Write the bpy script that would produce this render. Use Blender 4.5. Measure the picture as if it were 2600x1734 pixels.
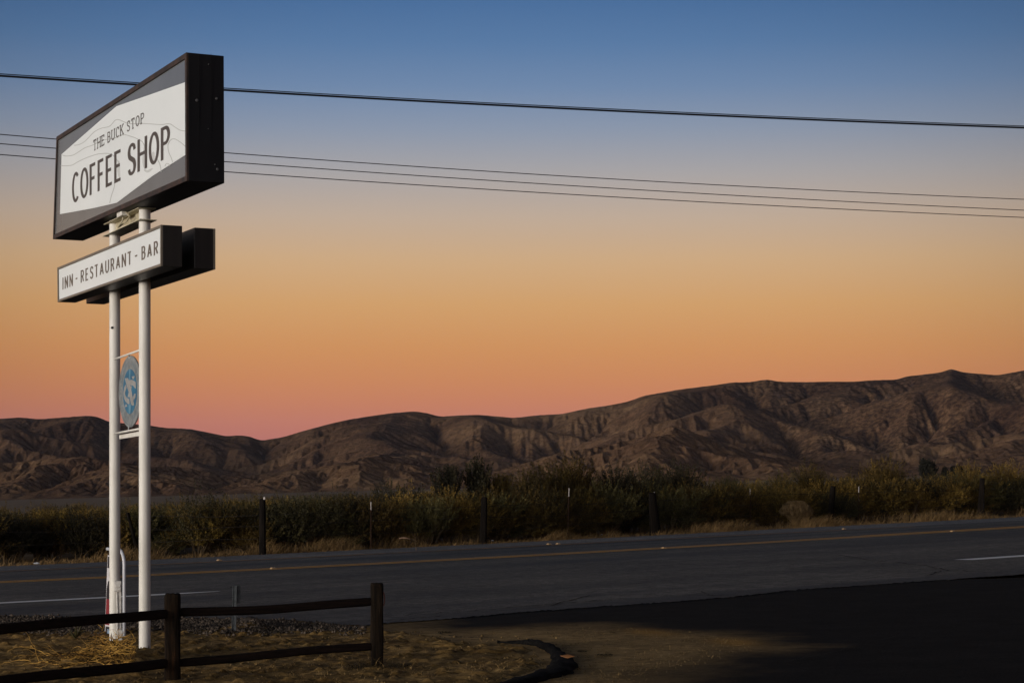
import bpy, math, random
import numpy as np
from mathutils import Vector, Matrix
R = math.radians
random.seed(7)
rng = np.random.default_rng(11)
for o in list(bpy.data.objects): bpy.data.objects.remove(o)
scene = bpy.context.scene
COL = scene.collection

# ------------------------------------------------------------------ camera
F, CX, YH, H, GX = 5055.0, 1300.0, 1230.0, 1.8, .026   # focal length in photo pixels, principal column, level line, eye height, side slope of the land
cam_d = bpy.data.cameras.new('camera'); cam = bpy.data.objects.new('camera', cam_d); COL.objects.link(cam)
cam.location = (0, 0, H); cam.rotation_euler = (R(90), 0, 0)
cam_d.lens = 36 * F / 2600; cam_d.sensor_width = 36; cam_d.shift_y = (YH - 867) / 2600
cam_d.clip_start = .1; cam_d.clip_end = 30000
scene.camera = cam

# ------------------------------------------------------------------ dusk sky
def s2l(c):
    return tuple(((v/255)/12.92 if v/255 <= .04045 else ((v/255+.055)/1.055)**2.4) for v in c)
world = bpy.data.worlds.new("World"); scene.world = world; world.use_nodes = True
nt = world.node_tree; nt.nodes.clear()
N = nt.nodes.new; L = nt.links.new
wo = N('ShaderNodeOutputWorld'); bg = N('ShaderNodeBackground'); L(bg.outputs[0], wo.inputs[0])
tc = N('ShaderNodeTexCoord'); sep = N('ShaderNodeSeparateXYZ'); L(tc.outputs['Generated'], sep.inputs[0])
mr = N('ShaderNodeMapRange'); mr.inputs[1].default_value = 0; mr.inputs[2].default_value = 1.0; L(sep.outputs['Z'], mr.inputs[0])
ramp = N('ShaderNodeValToRGB'); L(mr.outputs[0], ramp.inputs[0])
SKY = [(1230, (168, 100, 90)), (1115, (190, 114, 101)), (1070, (197, 120, 97)), (1015, (203, 128, 91)), (962, (206, 135, 87)), (885, (209, 145, 89)),
       (774, (211, 160, 105)), (663, (207, 170, 129)), (553, (192, 171, 152)), (442, (168, 164, 165)), (332, (139, 151, 171)),
       (221, (110, 136, 171)), (110, (87, 122, 165)), (0, (72, 110, 157))]
st = []
for y, c in SKY:
    t = (YH - y) / F; st.append((t / math.sqrt(1 + t*t), s2l(c)))
st += [(.34, s2l((58, 82, 118))), (.55, s2l((48, 55, 68))), (1.0, s2l((42, 44, 50)))]
el = ramp.color_ramp.elements
el[0].position = st[0][0]; el[0].color = (*st[0][1], 1)
el[1].position = st[-1][0]; el[1].color = (*st[-1][1], 1)
for p, c in st[1:-1]:
    e = el.new(p); e.color = (*c, 1)
# twilight physics: afterglow low in the west, behind the camera; sky falls off to the sides of the anti-twilight arch
SUN_AZ = R(231)          # direction towards the set sun, clockwise from +Y
sd = Vector((math.sin(SUN_AZ), math.cos(SUN_AZ), .06)).normalized()
dot = N('ShaderNodeVectorMath'); dot.operation = 'DOT_PRODUCT'; L(tc.outputs['Generated'], dot.inputs[0]); dot.inputs[1].default_value = sd
gl = N('ShaderNodeMapRange'); gl.interpolation_type = 'SMOOTHERSTEP'; gl.inputs[1].default_value = .35; gl.inputs[2].default_value = 1.0; L(dot.outputs['Value'], gl.inputs[0])
lowm = N('ShaderNodeMapRange'); lowm.interpolation_type = 'SMOOTHSTEP'; lowm.inputs[1].default_value = .45; lowm.inputs[2].default_value = 0; L(sep.outputs['Z'], lowm.inputs[0])
mul = N('ShaderNodeMath'); mul.operation = 'MULTIPLY'; L(gl.outputs[0], mul.inputs[0]); L(lowm.outputs[0], mul.inputs[1])
glow = N('ShaderNodeMix'); glow.data_type = 'RGBA'; glow.inputs[6].default_value = (0, 0, 0, 1); glow.inputs[7].default_value = (6.0, 5.75, 5.5, 1)
L(mul.outputs[0], glow.inputs[0])
# Nishita sky with the sun at the horizon adds its own faint scattering
nis = N('ShaderNodeTexSky'); nis.sky_type = 'NISHITA'; nis.sun_disc = False; nis.sun_elevation = R(1.5); nis.sun_rotation = SUN_AZ
nsc = N('ShaderNodeVectorMath'); nsc.operation = 'SCALE'; nsc.inputs[3].default_value = .004; L(nis.outputs[0], nsc.inputs[0])
ad = N('ShaderNodeVectorMath'); ad.operation = 'ADD'; L(ramp.outputs[0], ad.inputs[0]); L(glow.outputs[2], ad.inputs[1])
ad2 = N('ShaderNodeVectorMath'); ad2.operation = 'ADD'; L(ad.outputs[0], ad2.inputs[0]); L(nsc.outputs[0], ad2.inputs[1])
# the sky is dimmer away from the axis of the arch
dt2 = N('ShaderNodeVectorMath'); dt2.operation = 'DOT_PRODUCT'; L(tc.outputs['Generated'], dt2.inputs[0]); dt2.inputs[1].default_value = Vector((.0, 1, .08)).normalized()
fa = N('ShaderNodeMapRange'); fa.interpolation_type = 'SMOOTHSTEP'; fa.inputs[1].default_value = .945; fa.inputs[2].default_value = .998; fa.inputs[3].default_value = .70; fa.inputs[4].default_value = 1.0
L(dt2.outputs['Value'], fa.inputs[0])
sc_ = N('ShaderNodeVectorMath'); sc_.operation = 'SCALE'; L(ad2.outputs[0], sc_.inputs[0]); L(fa.outputs[0], sc_.inputs[3])
L(sc_.outputs[0], bg.inputs[0]); bg.inputs[1].default_value = 1.0
world.cycles.sampling_method = 'MANUAL'; world.cycles.sample_map_resolution = 1024

sun_d = bpy.data.lights.new('sun', 'SUN'); sun = bpy.data.objects.new('sun', sun_d); COL.objects.link(sun)
sun_d.energy = 2.1; sun_d.angle = R(12); sun_d.color = (1.0, .90, .78)
sun.rotation_euler = Vector((sd.x, sd.y, math.tan(R(3.0)))).to_track_quat('Z', 'Y').to_euler()
sun.location = (-30, -30, 20)

vs = scene.view_settings
vs.view_transform = 'Standard'; vs.look = 'None'; vs.exposure = 0; vs.gamma = 1; vs.use_curve_mapping = False
scene.cycles.max_bounces = 6; scene.cycles.use_denoising = True

# ------------------------------------------------------------------ helpers
def G(px, py, up=0.0):
    """point on the (gently tilted) land seen at photo pixel px, py"""
    D = H * F / (py - (YH - GX * (px - CX)))
    X = (px - CX) / F * D
    return Vector((X, D, GX * X + up))
def PP(px, py, D): return Vector(((px - CX) / F * D, D, H + (YH - py) / F * D))
def gz(x, y=0): return GX * x

def tag(o, label=None, cat=None, group=None, kind=None):
    if label: o['label'] = label
    if cat: o['category'] = cat
    if group: o['group'] = group
    if kind: o['kind'] = kind
    return o
def empty(name, loc=(0, 0, 0), **k):
    o = bpy.data.objects.new(name, None); COL.objects.link(o); o.location = loc; o.empty_display_size = .2
    return tag(o, **k)
class MB:
    def __init__(s): s.v = []; s.f = []
    def add(s, v, f):
        n = len(s.v); s.v += [Vector(q) for q in v]; s.f += [tuple(i + n for i in q) for q in f]; return s
    def hexa(s, p):       # 8 points: bottom 4 ccw, top 4
        return s.add(p, [(3, 2, 1, 0), (4, 5, 6, 7), (0, 1, 5, 4), (1, 2, 6, 5), (2, 3, 7, 6), (3, 0, 4, 7)])
    def box(s, o, U, V, W):
        o = Vector(o); U = Vector(U); V = Vector(V); W = Vector(W)
        return s.hexa([o, o+U, o+U+V, o+V, o+W, o+U+W, o+U+V+W, o+V+W])
    def tube(s, pts, r, n=10, cap=True):
        pts = [Vector(p) for p in pts]; m = len(pts); rs = r if isinstance(r, (list, tuple)) else [r]*m
        base = len(s.v); up = None
        for i, p in enumerate(pts):
            t = (pts[min(i+1, m-1)] - pts[max(i-1, 0)]).normalized()
            if up is None: up = Vector((0, 0, 1)) if abs(t.z) < .9 else Vector((1, 0, 0))
            a = t.cross(up).normalized(); b = a.cross(t).normalized(); up = b
            for k in range(n):
                q = 2*math.pi*k/n; s.v.append(p + (a*math.cos(q) + b*math.sin(q))*rs[i])
        for i in range(m-1):
            for k in range(n):
                k2 = (k+1) % n
                s.f.append((base+i*n+k, base+i*n+k2, base+(i+1)*n+k2, base+(i+1)*n+k))
        if cap:
            s.f.append(tuple(base+k for k in range(n))[::-1]); s.f.append(tuple(base+(m-1)*n+k for k in range(n)))
        return s
    def build(s, name, mat, parent=None, smooth=False, bevel=0, origin=None):
        off = Vector(origin) if origin is not None else Vector((0, 0, 0))
        if parent is not None:
            off = Vector((0, 0, 0)); q = parent
            while q is not None: off = off + q.location; q = q.parent
        me = bpy.data.meshes.new(name); me.from_pydata([tuple(p - off) for p in s.v], [], s.f); me.update()
        if smooth:
            me.polygons.foreach_set('use_smooth', [True]*len(me.polygons))
        me.materials.append(mat)
        o = bpy.data.objects.new(name, me); COL.objects.link(o)
        if parent is not None: o.parent = parent
        elif origin is not None: o.location = off
        if bevel:
            b = o.modifiers.new('bevel', 'BEVEL'); b.width = bevel; b.segments = 2; b.limit_method = 'ANGLE'; b.angle_limit = R(40)
        return o
def np_mesh(name, V, Fq, mat, smooth=False, parent=None, attr=None):
    """V (n,3) array, Fq (m,k) faces of equal size"""
    me = bpy.data.meshes.new(name); V = np.asarray(V, np.float32); Fq = np.asarray(Fq, np.int32)
    me.vertices.add(len(V)); me.vertices.foreach_set('co', V.ravel())
    k = Fq.shape[1]; me.loops.add(Fq.size); me.loops.foreach_set('vertex_index', Fq.ravel())
    me.polygons.add(len(Fq)); me.polygons.foreach_set('loop_start', np.arange(0, Fq.size, k, dtype=np.int32))
    me.polygons.foreach_set('loop_total', np.full(len(Fq), k, np.int32))
    if smooth: me.polygons.foreach_set('use_smooth', np.ones(len(Fq), bool))
    me.update(calc_edges=True); me.materials.append(mat)
    for nm, arr in (attr or {}).items():
        a = me.attributes.new(nm, 'FLOAT', 'POINT'); a.data.foreach_set('value', np.asarray(arr, np.float32).ravel())
    o = bpy.data.objects.new(name, me); COL.objects.link(o)
    if parent is not None: o.parent = parent
    return o
def grid_faces(nr, nc):
    i = np.arange(nr-1)[:, None]*nc + np.arange(nc-1)[None, :]
    return np.stack([i, i+1, i+nc+1, i+nc], -1).reshape(-1, 4)

# numpy noise
def h2(ix, iy, seed):
    n = (ix.astype(np.int64)*374761393 + iy.astype(np.int64)*668265263 + seed*1442695041) & 0xffffffff
    n = ((n ^ (n >> 13)) * 1274126177) & 0xffffffff
    n = ((n ^ (n >> 16)) * 2246822519) & 0xffffffff
    return ((n ^ (n >> 15)) & 0xffffff) / float(0xffffff)
def vnoise(x, y, seed=0):
    ix = np.floor(x); iy = np.floor(y); fx = x-ix; fy = y-iy
    ux = fx*fx*fx*(fx*(fx*6-15)+10); uy = fy*fy*fy*(fy*(fy*6-15)+10)
    a = h2(ix, iy, seed); b = h2(ix+1, iy, seed); c = h2(ix, iy+1, seed); d = h2(ix+1, iy+1, seed)
    return (a+(b-a)*ux) + ((c+(d-c)*ux) - (a+(b-a)*ux))*uy
def fbm(x, y, seed=0, octv=5, gain=.5):
    s = 0; a = 1; t = 0
    for k in range(octv):
        s = s + a*vnoise(x + 17.3*k, y - 9.1*k, seed+k); t += a; a *= gain; x = x*2.03; y = y*2.03
    return s/t
def sstep(a, b, x):
    t = np.clip((x-a)/(b-a), 0, 1); return t*t*(3-2*t)

# materials
def mat(name, color=(.5, .5, .5), rough=.7, spec=.5, metal=0.0, coat=0.0):
    m = bpy.data.materials.new(name); m.use_nodes = True; b = m.node_tree.nodes['Principled BSDF']
    b.inputs['Base Color'].default_value = (*color, 1); b.inputs['Roughness'].default_value = rough
    b.inputs['Specular IOR Level'].default_value = spec; b.inputs['Metallic'].default_value = metal
    b.inputs['Coat Weight'].default_value = coat
    return m
def nn(m, t): return m.node_tree.nodes.new(t)
def lk(m, a, b): m.node_tree.links.new(a, b)
def bsdf(m): return m.node_tree.nodes['Principled BSDF']
def noise(m, scale, detail=6, rough=.6, vec=None, coord='Object', stretch=None, rot=None):
    n = nn(m, 'ShaderNodeTexNoise'); n.inputs['Scale'].default_value = scale; n.inputs['Detail'].default_value = detail; n.inputs['Roughness'].default_value = rough
    if vec is None:
        t = nn(m, 'ShaderNodeTexCoord'); vec = t.outputs[coord]
    if stretch or rot:
        mp = nn(m, 'ShaderNodeMapping')
        if rot: mp.inputs['Rotation'].default_value = rot
        if rot and stretch:
            mp2 = nn(m, 'ShaderNodeMapping'); mp2.inputs['Scale'].default_value = stretch
            lk(m, vec, mp.inputs[0]); lk(m, mp.outputs[0], mp2.inputs[0]); vec = mp2.outputs[0]
        else:
            if stretch: mp.inputs['Scale'].default_value = stretch
            lk(m, vec, mp.inputs[0]); vec = mp.outputs[0]
    lk(m, vec, n.inputs['Vector']); return n
def cramp(m, src, stops):
    r = nn(m, 'ShaderNodeValToRGB'); e = r.color_ramp.elements
    e[0].position = stops[0][0]; e[0].color = (*stops[0][1], 1); e[1].position = stops[-1][0]; e[1].color = (*stops[-1][1], 1)
    for p, c in stops[1:-1]:
        q = e.new(p); q.color = (*c, 1)
    lk(m, src, r.inputs[0]); return r
def mixc(m, fac, a, b, mode='MIX'):
    x = nn(m, 'ShaderNodeMix'); x.data_type = 'RGBA'; x.blend_type = mode
    for s, i in ((fac, 0), (a, 6), (b, 7)):
        if isinstance(s, (int, float)): x.inputs[i].default_value = s
        elif isinstance(s, tuple): x.inputs[i].default_value = (*s, 1)
        else: lk(m, s, x.inputs[i])
    return x.outputs[2]
def bump(m, src, strength=.4, dist=.02):
    b = nn(m, 'ShaderNodeBump'); b.inputs['Strength'].default_value = strength; b.inputs['Distance'].default_value = dist
    lk(m, src, b.inputs['Height']); lk(m, b.outputs[0], bsdf(m).inputs['Normal']); return b
def noisy(name, c0, c1, scale, rough=.8, spec=.3, bs=.3, bd=.01, detail=6, stretch=None, lo=.35, hi=.65, rot=None):
    m = mat(name, c0, rough, spec); n = noise(m, scale, detail, stretch=stretch, rot=rot)
    r = cramp(m, n.outputs[0], [(lo, c0), (hi, c1)]); lk(m, r.outputs[0], bsdf(m).inputs['Base Color'])
    if bs: bump(m, n.outputs[0], bs, bd)
    return m

# ------------------------------------------------------------------ land
LAND = noisy('land_soil', (.13, .095, .065), (.19, .145, .10), .6, .95, .1, .3, .02)
xs = np.concatenate([-np.geomspace(9000, 40, 24), np.linspace(-36, 60, 30), np.geomspace(66, 9000, 24)])
ys = np.concatenate([-np.geomspace(3000, 10, 10), np.linspace(-6, 150, 40), np.geomspace(160, 12000, 30)])
XX, YY = np.meshgrid(xs, ys)
ZZ = GX*np.clip(XX, -900, 900) - .07
np_mesh('ground', np.stack([XX, YY, ZZ], -1).reshape(-1, 3), grid_faces(*XX.shape), LAND, True)
tag(bpy.data.objects['ground'], kind='structure')

# ------------------------------------------------------------------ hills (eroded badlands)
RIDGE = np.array([(-700, 985), (-300, 968), (0, 961), (45, 958), (90, 962), (200, 954), (225, 957), (250, 968), (290, 972), (340, 976), (380, 982), (410, 983), (440, 985), (520, 1001),
    (545, 999), (570, 1001), (600, 1011), (650, 1003), (700, 988), (760, 972), (800, 963), (850, 955), (900, 948), (950, 944), (980, 948), (1010, 956), (1060, 953), (1100, 952), (1180, 959), (1235, 953), (1290, 950),
    (1345, 938), (1400, 930), (1440, 922), (1480, 908), (1560, 894), (1640, 884), (1680, 878), (1720, 877), (1760, 871), (1790, 876), (1850, 877), (1900, 876), (1960, 876), (2000, 873), (2060, 871), (2080, 864), (2100, 862), (2150, 856), (2170, 852),
    (2183, 846), (2200, 852), (2225, 856), (2290, 861), (2325, 855), (2351, 850), (2420, 843), (2600, 850), (3000, 880)], float)
RIDGE *= 1.1059
FRONT = np.array([(-700, 1050), (0, 1058), (150, 1040), (300, 1052), (480, 1042), (600, 1060), (760, 1035), (900, 1020), (1050, 1040), (1200, 1030), (1330, 1000), (1450, 975), (1560, 937), (1640, 965), (1700, 992), (1800, 1008), (1900, 1028), (2000, 1068), (2080, 1085),
    (2150, 1052), (2230, 1040), (2310, 1060), (2500, 1040), (3000, 1050)], float) * 1.1059
cols = np.arange(-450, 3050, 2.4); NC = len(cols)
yd = np.concatenate([np.linspace(1440, 1900, 330), np.linspace(1902.5, 3250, 330)]); NR = len(yd)
PXg, YD = np.meshgrid(cols, yd)
XD = (PXg - CX)/F*YD
ridge_y = np.interp(cols, RIDGE[:, 0], RIDGE[:, 1])
def smooth1(a, s):
    k = np.arange(-4*s, 4*s+1); w = np.exp(-.5*(k/s)**2); w /= w.sum()
    return np.convolve(np.pad(a, 4*s, mode='edge'), w, 'valid')
def blur(Z, n):
    for _ in range(n):
        Z = (np.roll(Z, 1, 0)+np.roll(Z, -1, 0)+np.roll(Z, 1, 1)+np.roll(Z, -1, 1)+2*Z)/6
    return Z
YR = 2850; YF = 1820
ry_s = smooth1(ridge_y, 14); fy_s = smooth1(np.interp(cols, FRONT[:, 0], FRONT[:, 1]), 8)
def macro(X, Y):
    px = CX + F*X/Y
    hr = H + (YH - np.interp(px, cols, ry_s))/F*YR - GX*(px-CX)/F*YR
    hf = H + (YH - np.interp(px, cols, fy_s))/F*YF - GX*(px-CX)/F*YF
    wp = 200*(fbm(X/500, Y/500, 3, 3)-.5)
    base = 1492 + 50*(fbm(X/210, X*0+3, 41, 3)-.5)
    back = hr*np.clip(1 - np.abs((Y+wp*.6 - YR)/(YR-1560)), 0, 1)**1.1
    front = hf*np.clip(np.where(Y+wp*.25 < YF, (Y+wp*.15-base)/(YF-base), 1-(Y+wp*.25-YF)/420), 0, 1)**.52
    k = .15; m_ = np.logaddexp(back*k, front*k)/k - np.log(2)/k*np.exp(-np.maximum(back, front)*k)
    m_ = m_*(.80+.5*fbm(X/260, Y/260, 5, 4)) + 16*sstep(0, 40, m_)*(fbm(X/150, Y/150, 15, 3)-.4)
    wx = X + 30*(fbm(X/90, Y/90, 43, 2)-.5) + (Y-base)*.15*(fbm(X/160, X*0, 44, 2)-.5)
    sp_ = 1-np.abs(2*vnoise(wx/27, Y*0+.5, 45)-1)
    m_ = m_ + 15*(sp_-.45)*sstep(0, 40, Y-base)*np.exp(-((Y-base-90)/130)**2)
    return np.maximum(m_, 0)*sstep(0, 25, Y-base), base
def flow(Zs, dx):
    """steepest-descent receivers, drainage area and processing order on a grid"""
    ny_, nx_ = Zs.shape; idx = np.arange(ny_*nx_).reshape(ny_, nx_); best = np.zeros_like(Zs); rc = idx.copy(); P_ = np.pad(Zs, 1, mode='constant', constant_values=1e9); dist = np.full(Zs.shape, dx)
    for a in (-1, 0, 1):
        for b in (-1, 0, 1):
            if a or b:
                d = dx*math.hypot(a, b); sl = (Zs - P_[1+a:1+a+ny_, 1+b:1+b+nx_])/d; t = sl > best
                best = np.where(t, sl, best); rc = np.where(t, idx+a*nx_+b, rc); dist = np.where(t, d, dist)
    rc = rc.ravel(); lev = (rc != idx.ravel()).astype(np.int64); j = rc.copy()
    for _ in range(12):
        lev = lev + lev[j]; j = j[j]
    order = np.argsort(lev, kind='stable'); cnt_ = np.bincount(lev); ends = np.cumsum(cnt_); starts = ends - cnt_
    A = np.full(ny_*nx_, dx*dx)
    for l in range(len(cnt_)-1, 0, -1):
        g = order[starts[l]:ends[l]]; np.add.at(A, rc[g], A[g])
    return rc, A, dist.ravel(), order, starts, ends
def fill(Zs):
    import heapq
    ny_, nx_ = Zs.shape; z = Zs.ravel().tolist(); out = [None]*(ny_*nx_); hp = []
    for i_ in range(nx_):
        for q in (i_, (ny_-1)*nx_+i_): heapq.heappush(hp, (z[q], q)); out[q] = z[q]
    for i_ in range(1, ny_-1):
        for q in (i_*nx_, i_*nx_+nx_-1): heapq.heappush(hp, (z[q], q)); out[q] = z[q]
    while hp:
        h_, q = heapq.heappop(hp); c_ = q % nx_
        for o_ in (-nx_, nx_, -1, 1, -nx_-1, -nx_+1, nx_-1, nx_+1):
            k_ = q+o_
            if 0 <= k_ < ny_*nx_ and abs((k_ % nx_)-c_) <= 1 and out[k_] is None:
                v = z[k_] if z[k_] > h_+.004 else h_+.004; out[k_] = v; heapq.heappush(hp, (v, k_))
    return np.array(out).reshape(ny_, nx_)
def resample(Zs, x0, y0, dx, X, Y):
    fx = np.clip((X-x0)/dx, 0, Zs.shape[1]-1.001); fy_ = np.clip((Y-y0)/dx, 0, Zs.shape[0]-1.001); a = fx.astype(int); b = fy_.astype(int); u = fx-a; v = fy_-b
    return Zs[b, a]*(1-u)*(1-v)+Zs[b, a+1]*u*(1-v)+Zs[b+1, a]*(1-u)*v+Zs[b+1, a+1]*u*v
X0, Y0, X1, Y1 = -1180., 1430., 1180., 3260.
prev = None
for (dx, its, K_, fills) in ((20., 30, .055, 3), (10., 14, .06, 4), (4.5, 14, .07, 5)):
    gx_, gy_ = np.meshgrid(np.arange(X0, X1, dx), np.arange(Y0, Y1, dx)); M_, bs = macro(gx_, gy_)
    Zs = (M_*.45 if prev is None else resample(prev[0], X0, Y0, prev[1], gx_, gy_)) + sstep(0, 6, M_)*dx*.22*(vnoise(gx_/dx*1.3, gy_/dx*1.3, 17)+vnoise(gx_/dx/2.1, gy_/dx/2.1, 19)-1)
    fixed = (M_ <= .01).ravel()
    for it in range(its):
        if it % fills == 0: Zs = fill(Zs)
        rc, A, ds, order, starts, ends = flow(Zs, dx); z = (Zs + M_*.035*(1 if prev is None else .35)).ravel(); k_ = K_*np.sqrt(A)/ds*8*(1 if prev is None else .35)
        k_ = k_*.5*(1-.6*sstep(2150, 2650, gy_)).ravel()
        for l in range(1, len(starts)):
            g = order[starts[l]:ends[l]]; z[g] = (z[g]+k_[g]*z[rc[g]])/(1+k_[g])
        z[fixed] = 0; Zs = z.reshape(Zs.shape)
        # loose slopes slump: keeps faces planar
        lapl = (np.roll(Zs, 1, 0)+np.roll(Zs, -1, 0)+np.roll(Zs, 1, 1)+np.roll(Zs, -1, 1)-4*Zs); Zs = Zs + lapl*(.06 if dx > 6 else .025)
    prev = (Zs, dx)
Z = resample(prev[0], X0, Y0, prev[1], XD, YD); Z = np.maximum(Z, 0)
print('hill heights', Z.max(), Z.mean())
# rills on the faces, running down the slope
def grad(Z):
    gy = np.gradient(Z, axis=0)/np.gradient(YD, axis=0); gx = np.gradient(Z, axis=1)/np.gradient(XD, axis=1)
    return gx, gy - gx*XD/YD
gx0, gy0 = grad(blur(Z, 6)); sl0 = np.clip(np.hypot(gx0, gy0), 0, 1)
dX, dY = gy0.copy(), -gx0.copy(); ero = np.zeros_like(Z); fr = 1/22.; amp = 1.0; sx = np.zeros_like(Z); sy = np.zeros_like(Z)
for o_ in range(4):
    p0 = XD*fr; p1 = YD*fr; i0 = np.floor(p0); i1 = np.floor(p1); f0 = p0-i0; f1 = p1-i1
    ddx = dX + sy*.5; ddy = dY - sx*.5; nrm = np.sqrt(ddx**2+ddy**2)+.05; ux = ddx/nrm*1.2; uy = ddy/nrm*1.2
    va = np.zeros_like(Z); vx = np.zeros_like(Z); vy = np.zeros_like(Z); wt = np.zeros_like(Z)
    for a in (-1, 0, 1):
        for b in (-1, 0, 1):
            hx = h2(i0-a, i1-b, 70+o_)*.5; hy = h2(i0-a, i1-b, 90+o_)*.5
            q0 = f0+a-hx-.25; q1 = f1+b-hy-.25; w = np.exp(-3*(q0*q0+q1*q1)); mag = (q0*ux+q1*uy)*2*math.pi
            wt += w; va += np.cos(mag)*w; s_ = -np.sin(mag)*w; vx += s_*ux; vy += s_*uy
    ero += amp*va/wt; sx += amp*vx/wt*sl0; sy += amp*vy/wt*sl0
    amp *= .55; fr *= 1.9
env = sstep(0, 8, Z)
Z = Z + env*ero*(.35 + 2.2*sl0)*(1-.35*sstep(2200, 2700, YD)) + env*.5*(fbm(XD/6, YD/6, 31, 3)-.5)
Z = np.maximum(Z, 0)
# the skyline keeps the shape of the real one
for it in range(4):
    e = np.where(YD > 2350, Z + GX*XD - H, -1e3)/YD
    need = (YH - ridge_y)/F
    zmax = np.take_along_axis(Z, e.argmax(0)[None, :], 0)[0]; ym = yd[e.argmax(0)]
    want = need*ym + H - GX*(cols-CX)/F*ym
    fac = np.clip(want/np.maximum(zmax, 5), .5, 2.2)
    fac = smooth1(fac, 5)
    wgt = sstep(1750, 2400, YD)
    Z = Z*(1 + (fac[None, :]-1)*wgt)
# nothing in front may overtop the skyline
lim = (YH - ridge_y)[None, :]/F*YD + H - GX*XD
Z = np.where(YD < 2300, np.minimum(Z, np.maximum(lim-8, 0)), np.minimum(Z, np.maximum(lim + 2.5/F*YD, 0)))
HM = mat('hill_soil', (.2, .15, .11), .95, .05)
geo = nn(HM, 'ShaderNodeNewGeometry'); sx_ = nn(HM, 'ShaderNodeSeparateXYZ'); lk(HM, geo.outputs['Normal'], sx_.inputs[0])
n1 = noise(HM, .006, 8, .65); n2 = noise(HM, .05, 6, .7); n3 = noise(HM, .16, 3, .6)
c1 = cramp(HM, n1.outputs[0], [(.34, (.10, .055, .033)), (.5, (.165, .097, .054)), (.66, (.24, .15, .083))])
c2 = cramp(HM, n2.outputs[0], [(.35, (.55, .53, .52)), (.65, (1.15, 1.12, 1.08))])
cc = mixc(HM, 1.0, c1.outputs[0], c2.outputs[0], 'MULTIPLY')
c3 = cramp(HM, n3.outputs[0], [(.40, (1, 1, 1)), (.58, (.36, .33, .33))])
at = nn(HM, 'ShaderNodeAttribute'); at.attribute_name = 'scrub'
cc2 = mixc(HM, 1.0, cc, c3.outputs[0], 'MULTIPLY')
cc = mixc(HM, at.outputs['Fac'], cc, cc2)
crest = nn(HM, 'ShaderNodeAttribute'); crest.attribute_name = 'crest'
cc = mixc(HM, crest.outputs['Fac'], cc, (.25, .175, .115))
lk(HM, cc, bsdf(HM).inputs['Base Color']); bump(HM, n2.outputs[0], .5, 6)
scrub = np.clip(.15 + (.25+.65*sstep(1600, 2100, PXg))*sstep(1900, 2300, YD) + 1.5*(fbm(XD/300, YD/300, 55, 3)-.45) + np.exp(-((PXg-130)/110)**2-((YD-2100)/200)**2)*1.5, 0, 1)
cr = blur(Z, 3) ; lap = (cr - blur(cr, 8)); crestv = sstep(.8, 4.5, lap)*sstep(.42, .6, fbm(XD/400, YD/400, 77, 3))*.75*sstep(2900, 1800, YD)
V = np.stack([XD, YD, Z + GX*XD - .12], -1)
hills = np_mesh('hills', V.reshape(-1, 3), grid_faces(NR, NC), HM, True, attr={'scrub': scrub, 'crest': crestv})
tag(hills, kind='structure')

# ------------------------------------------------------------------ highway
FAR = [(-700, 1472), (0, 1438), (387, 1421), (700, 1406), (1250, 1380), (1900, 1347), (2600, 1312), (3200, 1283)]
NEAR = [(-700, 1590), (-300, 1573), (0, 1563), (460, 1567), (743, 1574), (829, 1583), (925, 1587), (990, 1580), (1140, 1570), (1310, 1554), (1521, 1539), (1687, 1528), (1853, 1515), (2019, 1497), (2240, 1482), (2600, 1457), (3200, 1415)]
def dens(pl, n=14, jit=0.0, seed=1):
    rr = random.Random(seed); out = []
    pts = [G(*p) for p in pl]
    for a, b in zip(pts, pts[1:]):
        for i in range(n):
            p = a.lerp(b, i/n); 
            if jit: p = p + Vector((rr.uniform(-1, 1)*jit*.3, rr.uniform(-1, 1)*jit, 0))
            out.append(p)
    out.append(pts[-1]); return out
def strip(name, A, B, up, mt, nsub=1):
    m = MB(); n = len(A)
    for i in range(n):
        for k in range(nsub+1):
            p = Vector(A[i]).lerp(Vector(B[i]), k/nsub); m.v.append(Vector((p.x, p.y, GX*p.x + up)))
    w = nsub+1
    for i in range(n-1):
        for k in range(nsub): m.f.append((i*w+k, (i+1)*w+k, (i+1)*w+k+1, i*w+k+1))
    return m.build(name, mt)
rd = (G(2600, 1337) - G(0, 1478)); RDANG = math.atan2(rd.y, rd.x); RU = Vector((rd.x, rd.y, 0)).normalized(); RN = Vector((-RU.y, RU.x, 0))
def asphalt(name, lo, hi, rough=.75):
    m = mat(name, lo, rough, .12)
    tc_ = nn(m, 'ShaderNodeTexCoord').outputs['Object']
    band = noise(m, 1.0, 3, .5, vec=tc_, rot=(0, 0, -RDANG), stretch=(.018, .55, 1))
    pat = noise(m, .25, 5, .6, vec=tc_); fine = noise(m, 38, 3, .7, vec=tc_); grit = noise(m, 4.2, 6, .85, vec=tc_)
    c = cramp(m, band.outputs[0], [(.36, lo), (.62, hi)])
    g = cramp(m, fine.outputs[0], [(.3, (.35, .35, .35)), (.7, (1.75, 1.72, 1.7))]); g2 = cramp(m, grit.outputs[0], [(.36, (.5, .5, .5)), (.64, (1.5, 1.48, 1.46))])
    p = cramp(m, pat.outputs[0], [(.35, (.8, .8, .8)), (.65, (1.15, 1.14, 1.12))])
    o = mixc(m, 1.0, c.outputs[0], g.outputs[0], 'MULTIPLY'); o = mixc(m, 1.0, o, g2.outputs[0], 'MULTIPLY'); o = mixc(m, 1.0, o, p.outputs[0], 'MULTIPLY')
    lk(m, o, bsdf(m).inputs['Base Color']); bump(m, fine.outputs[0], .5, .006)
    rr_ = cramp(m, band.outputs[0], [(.36, (rough-.12,)*3), (.62, (rough+.1,)*3)]); lk(m, rr_.outputs[0], bsdf(m).inputs['Roughness'])
    return m
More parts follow.
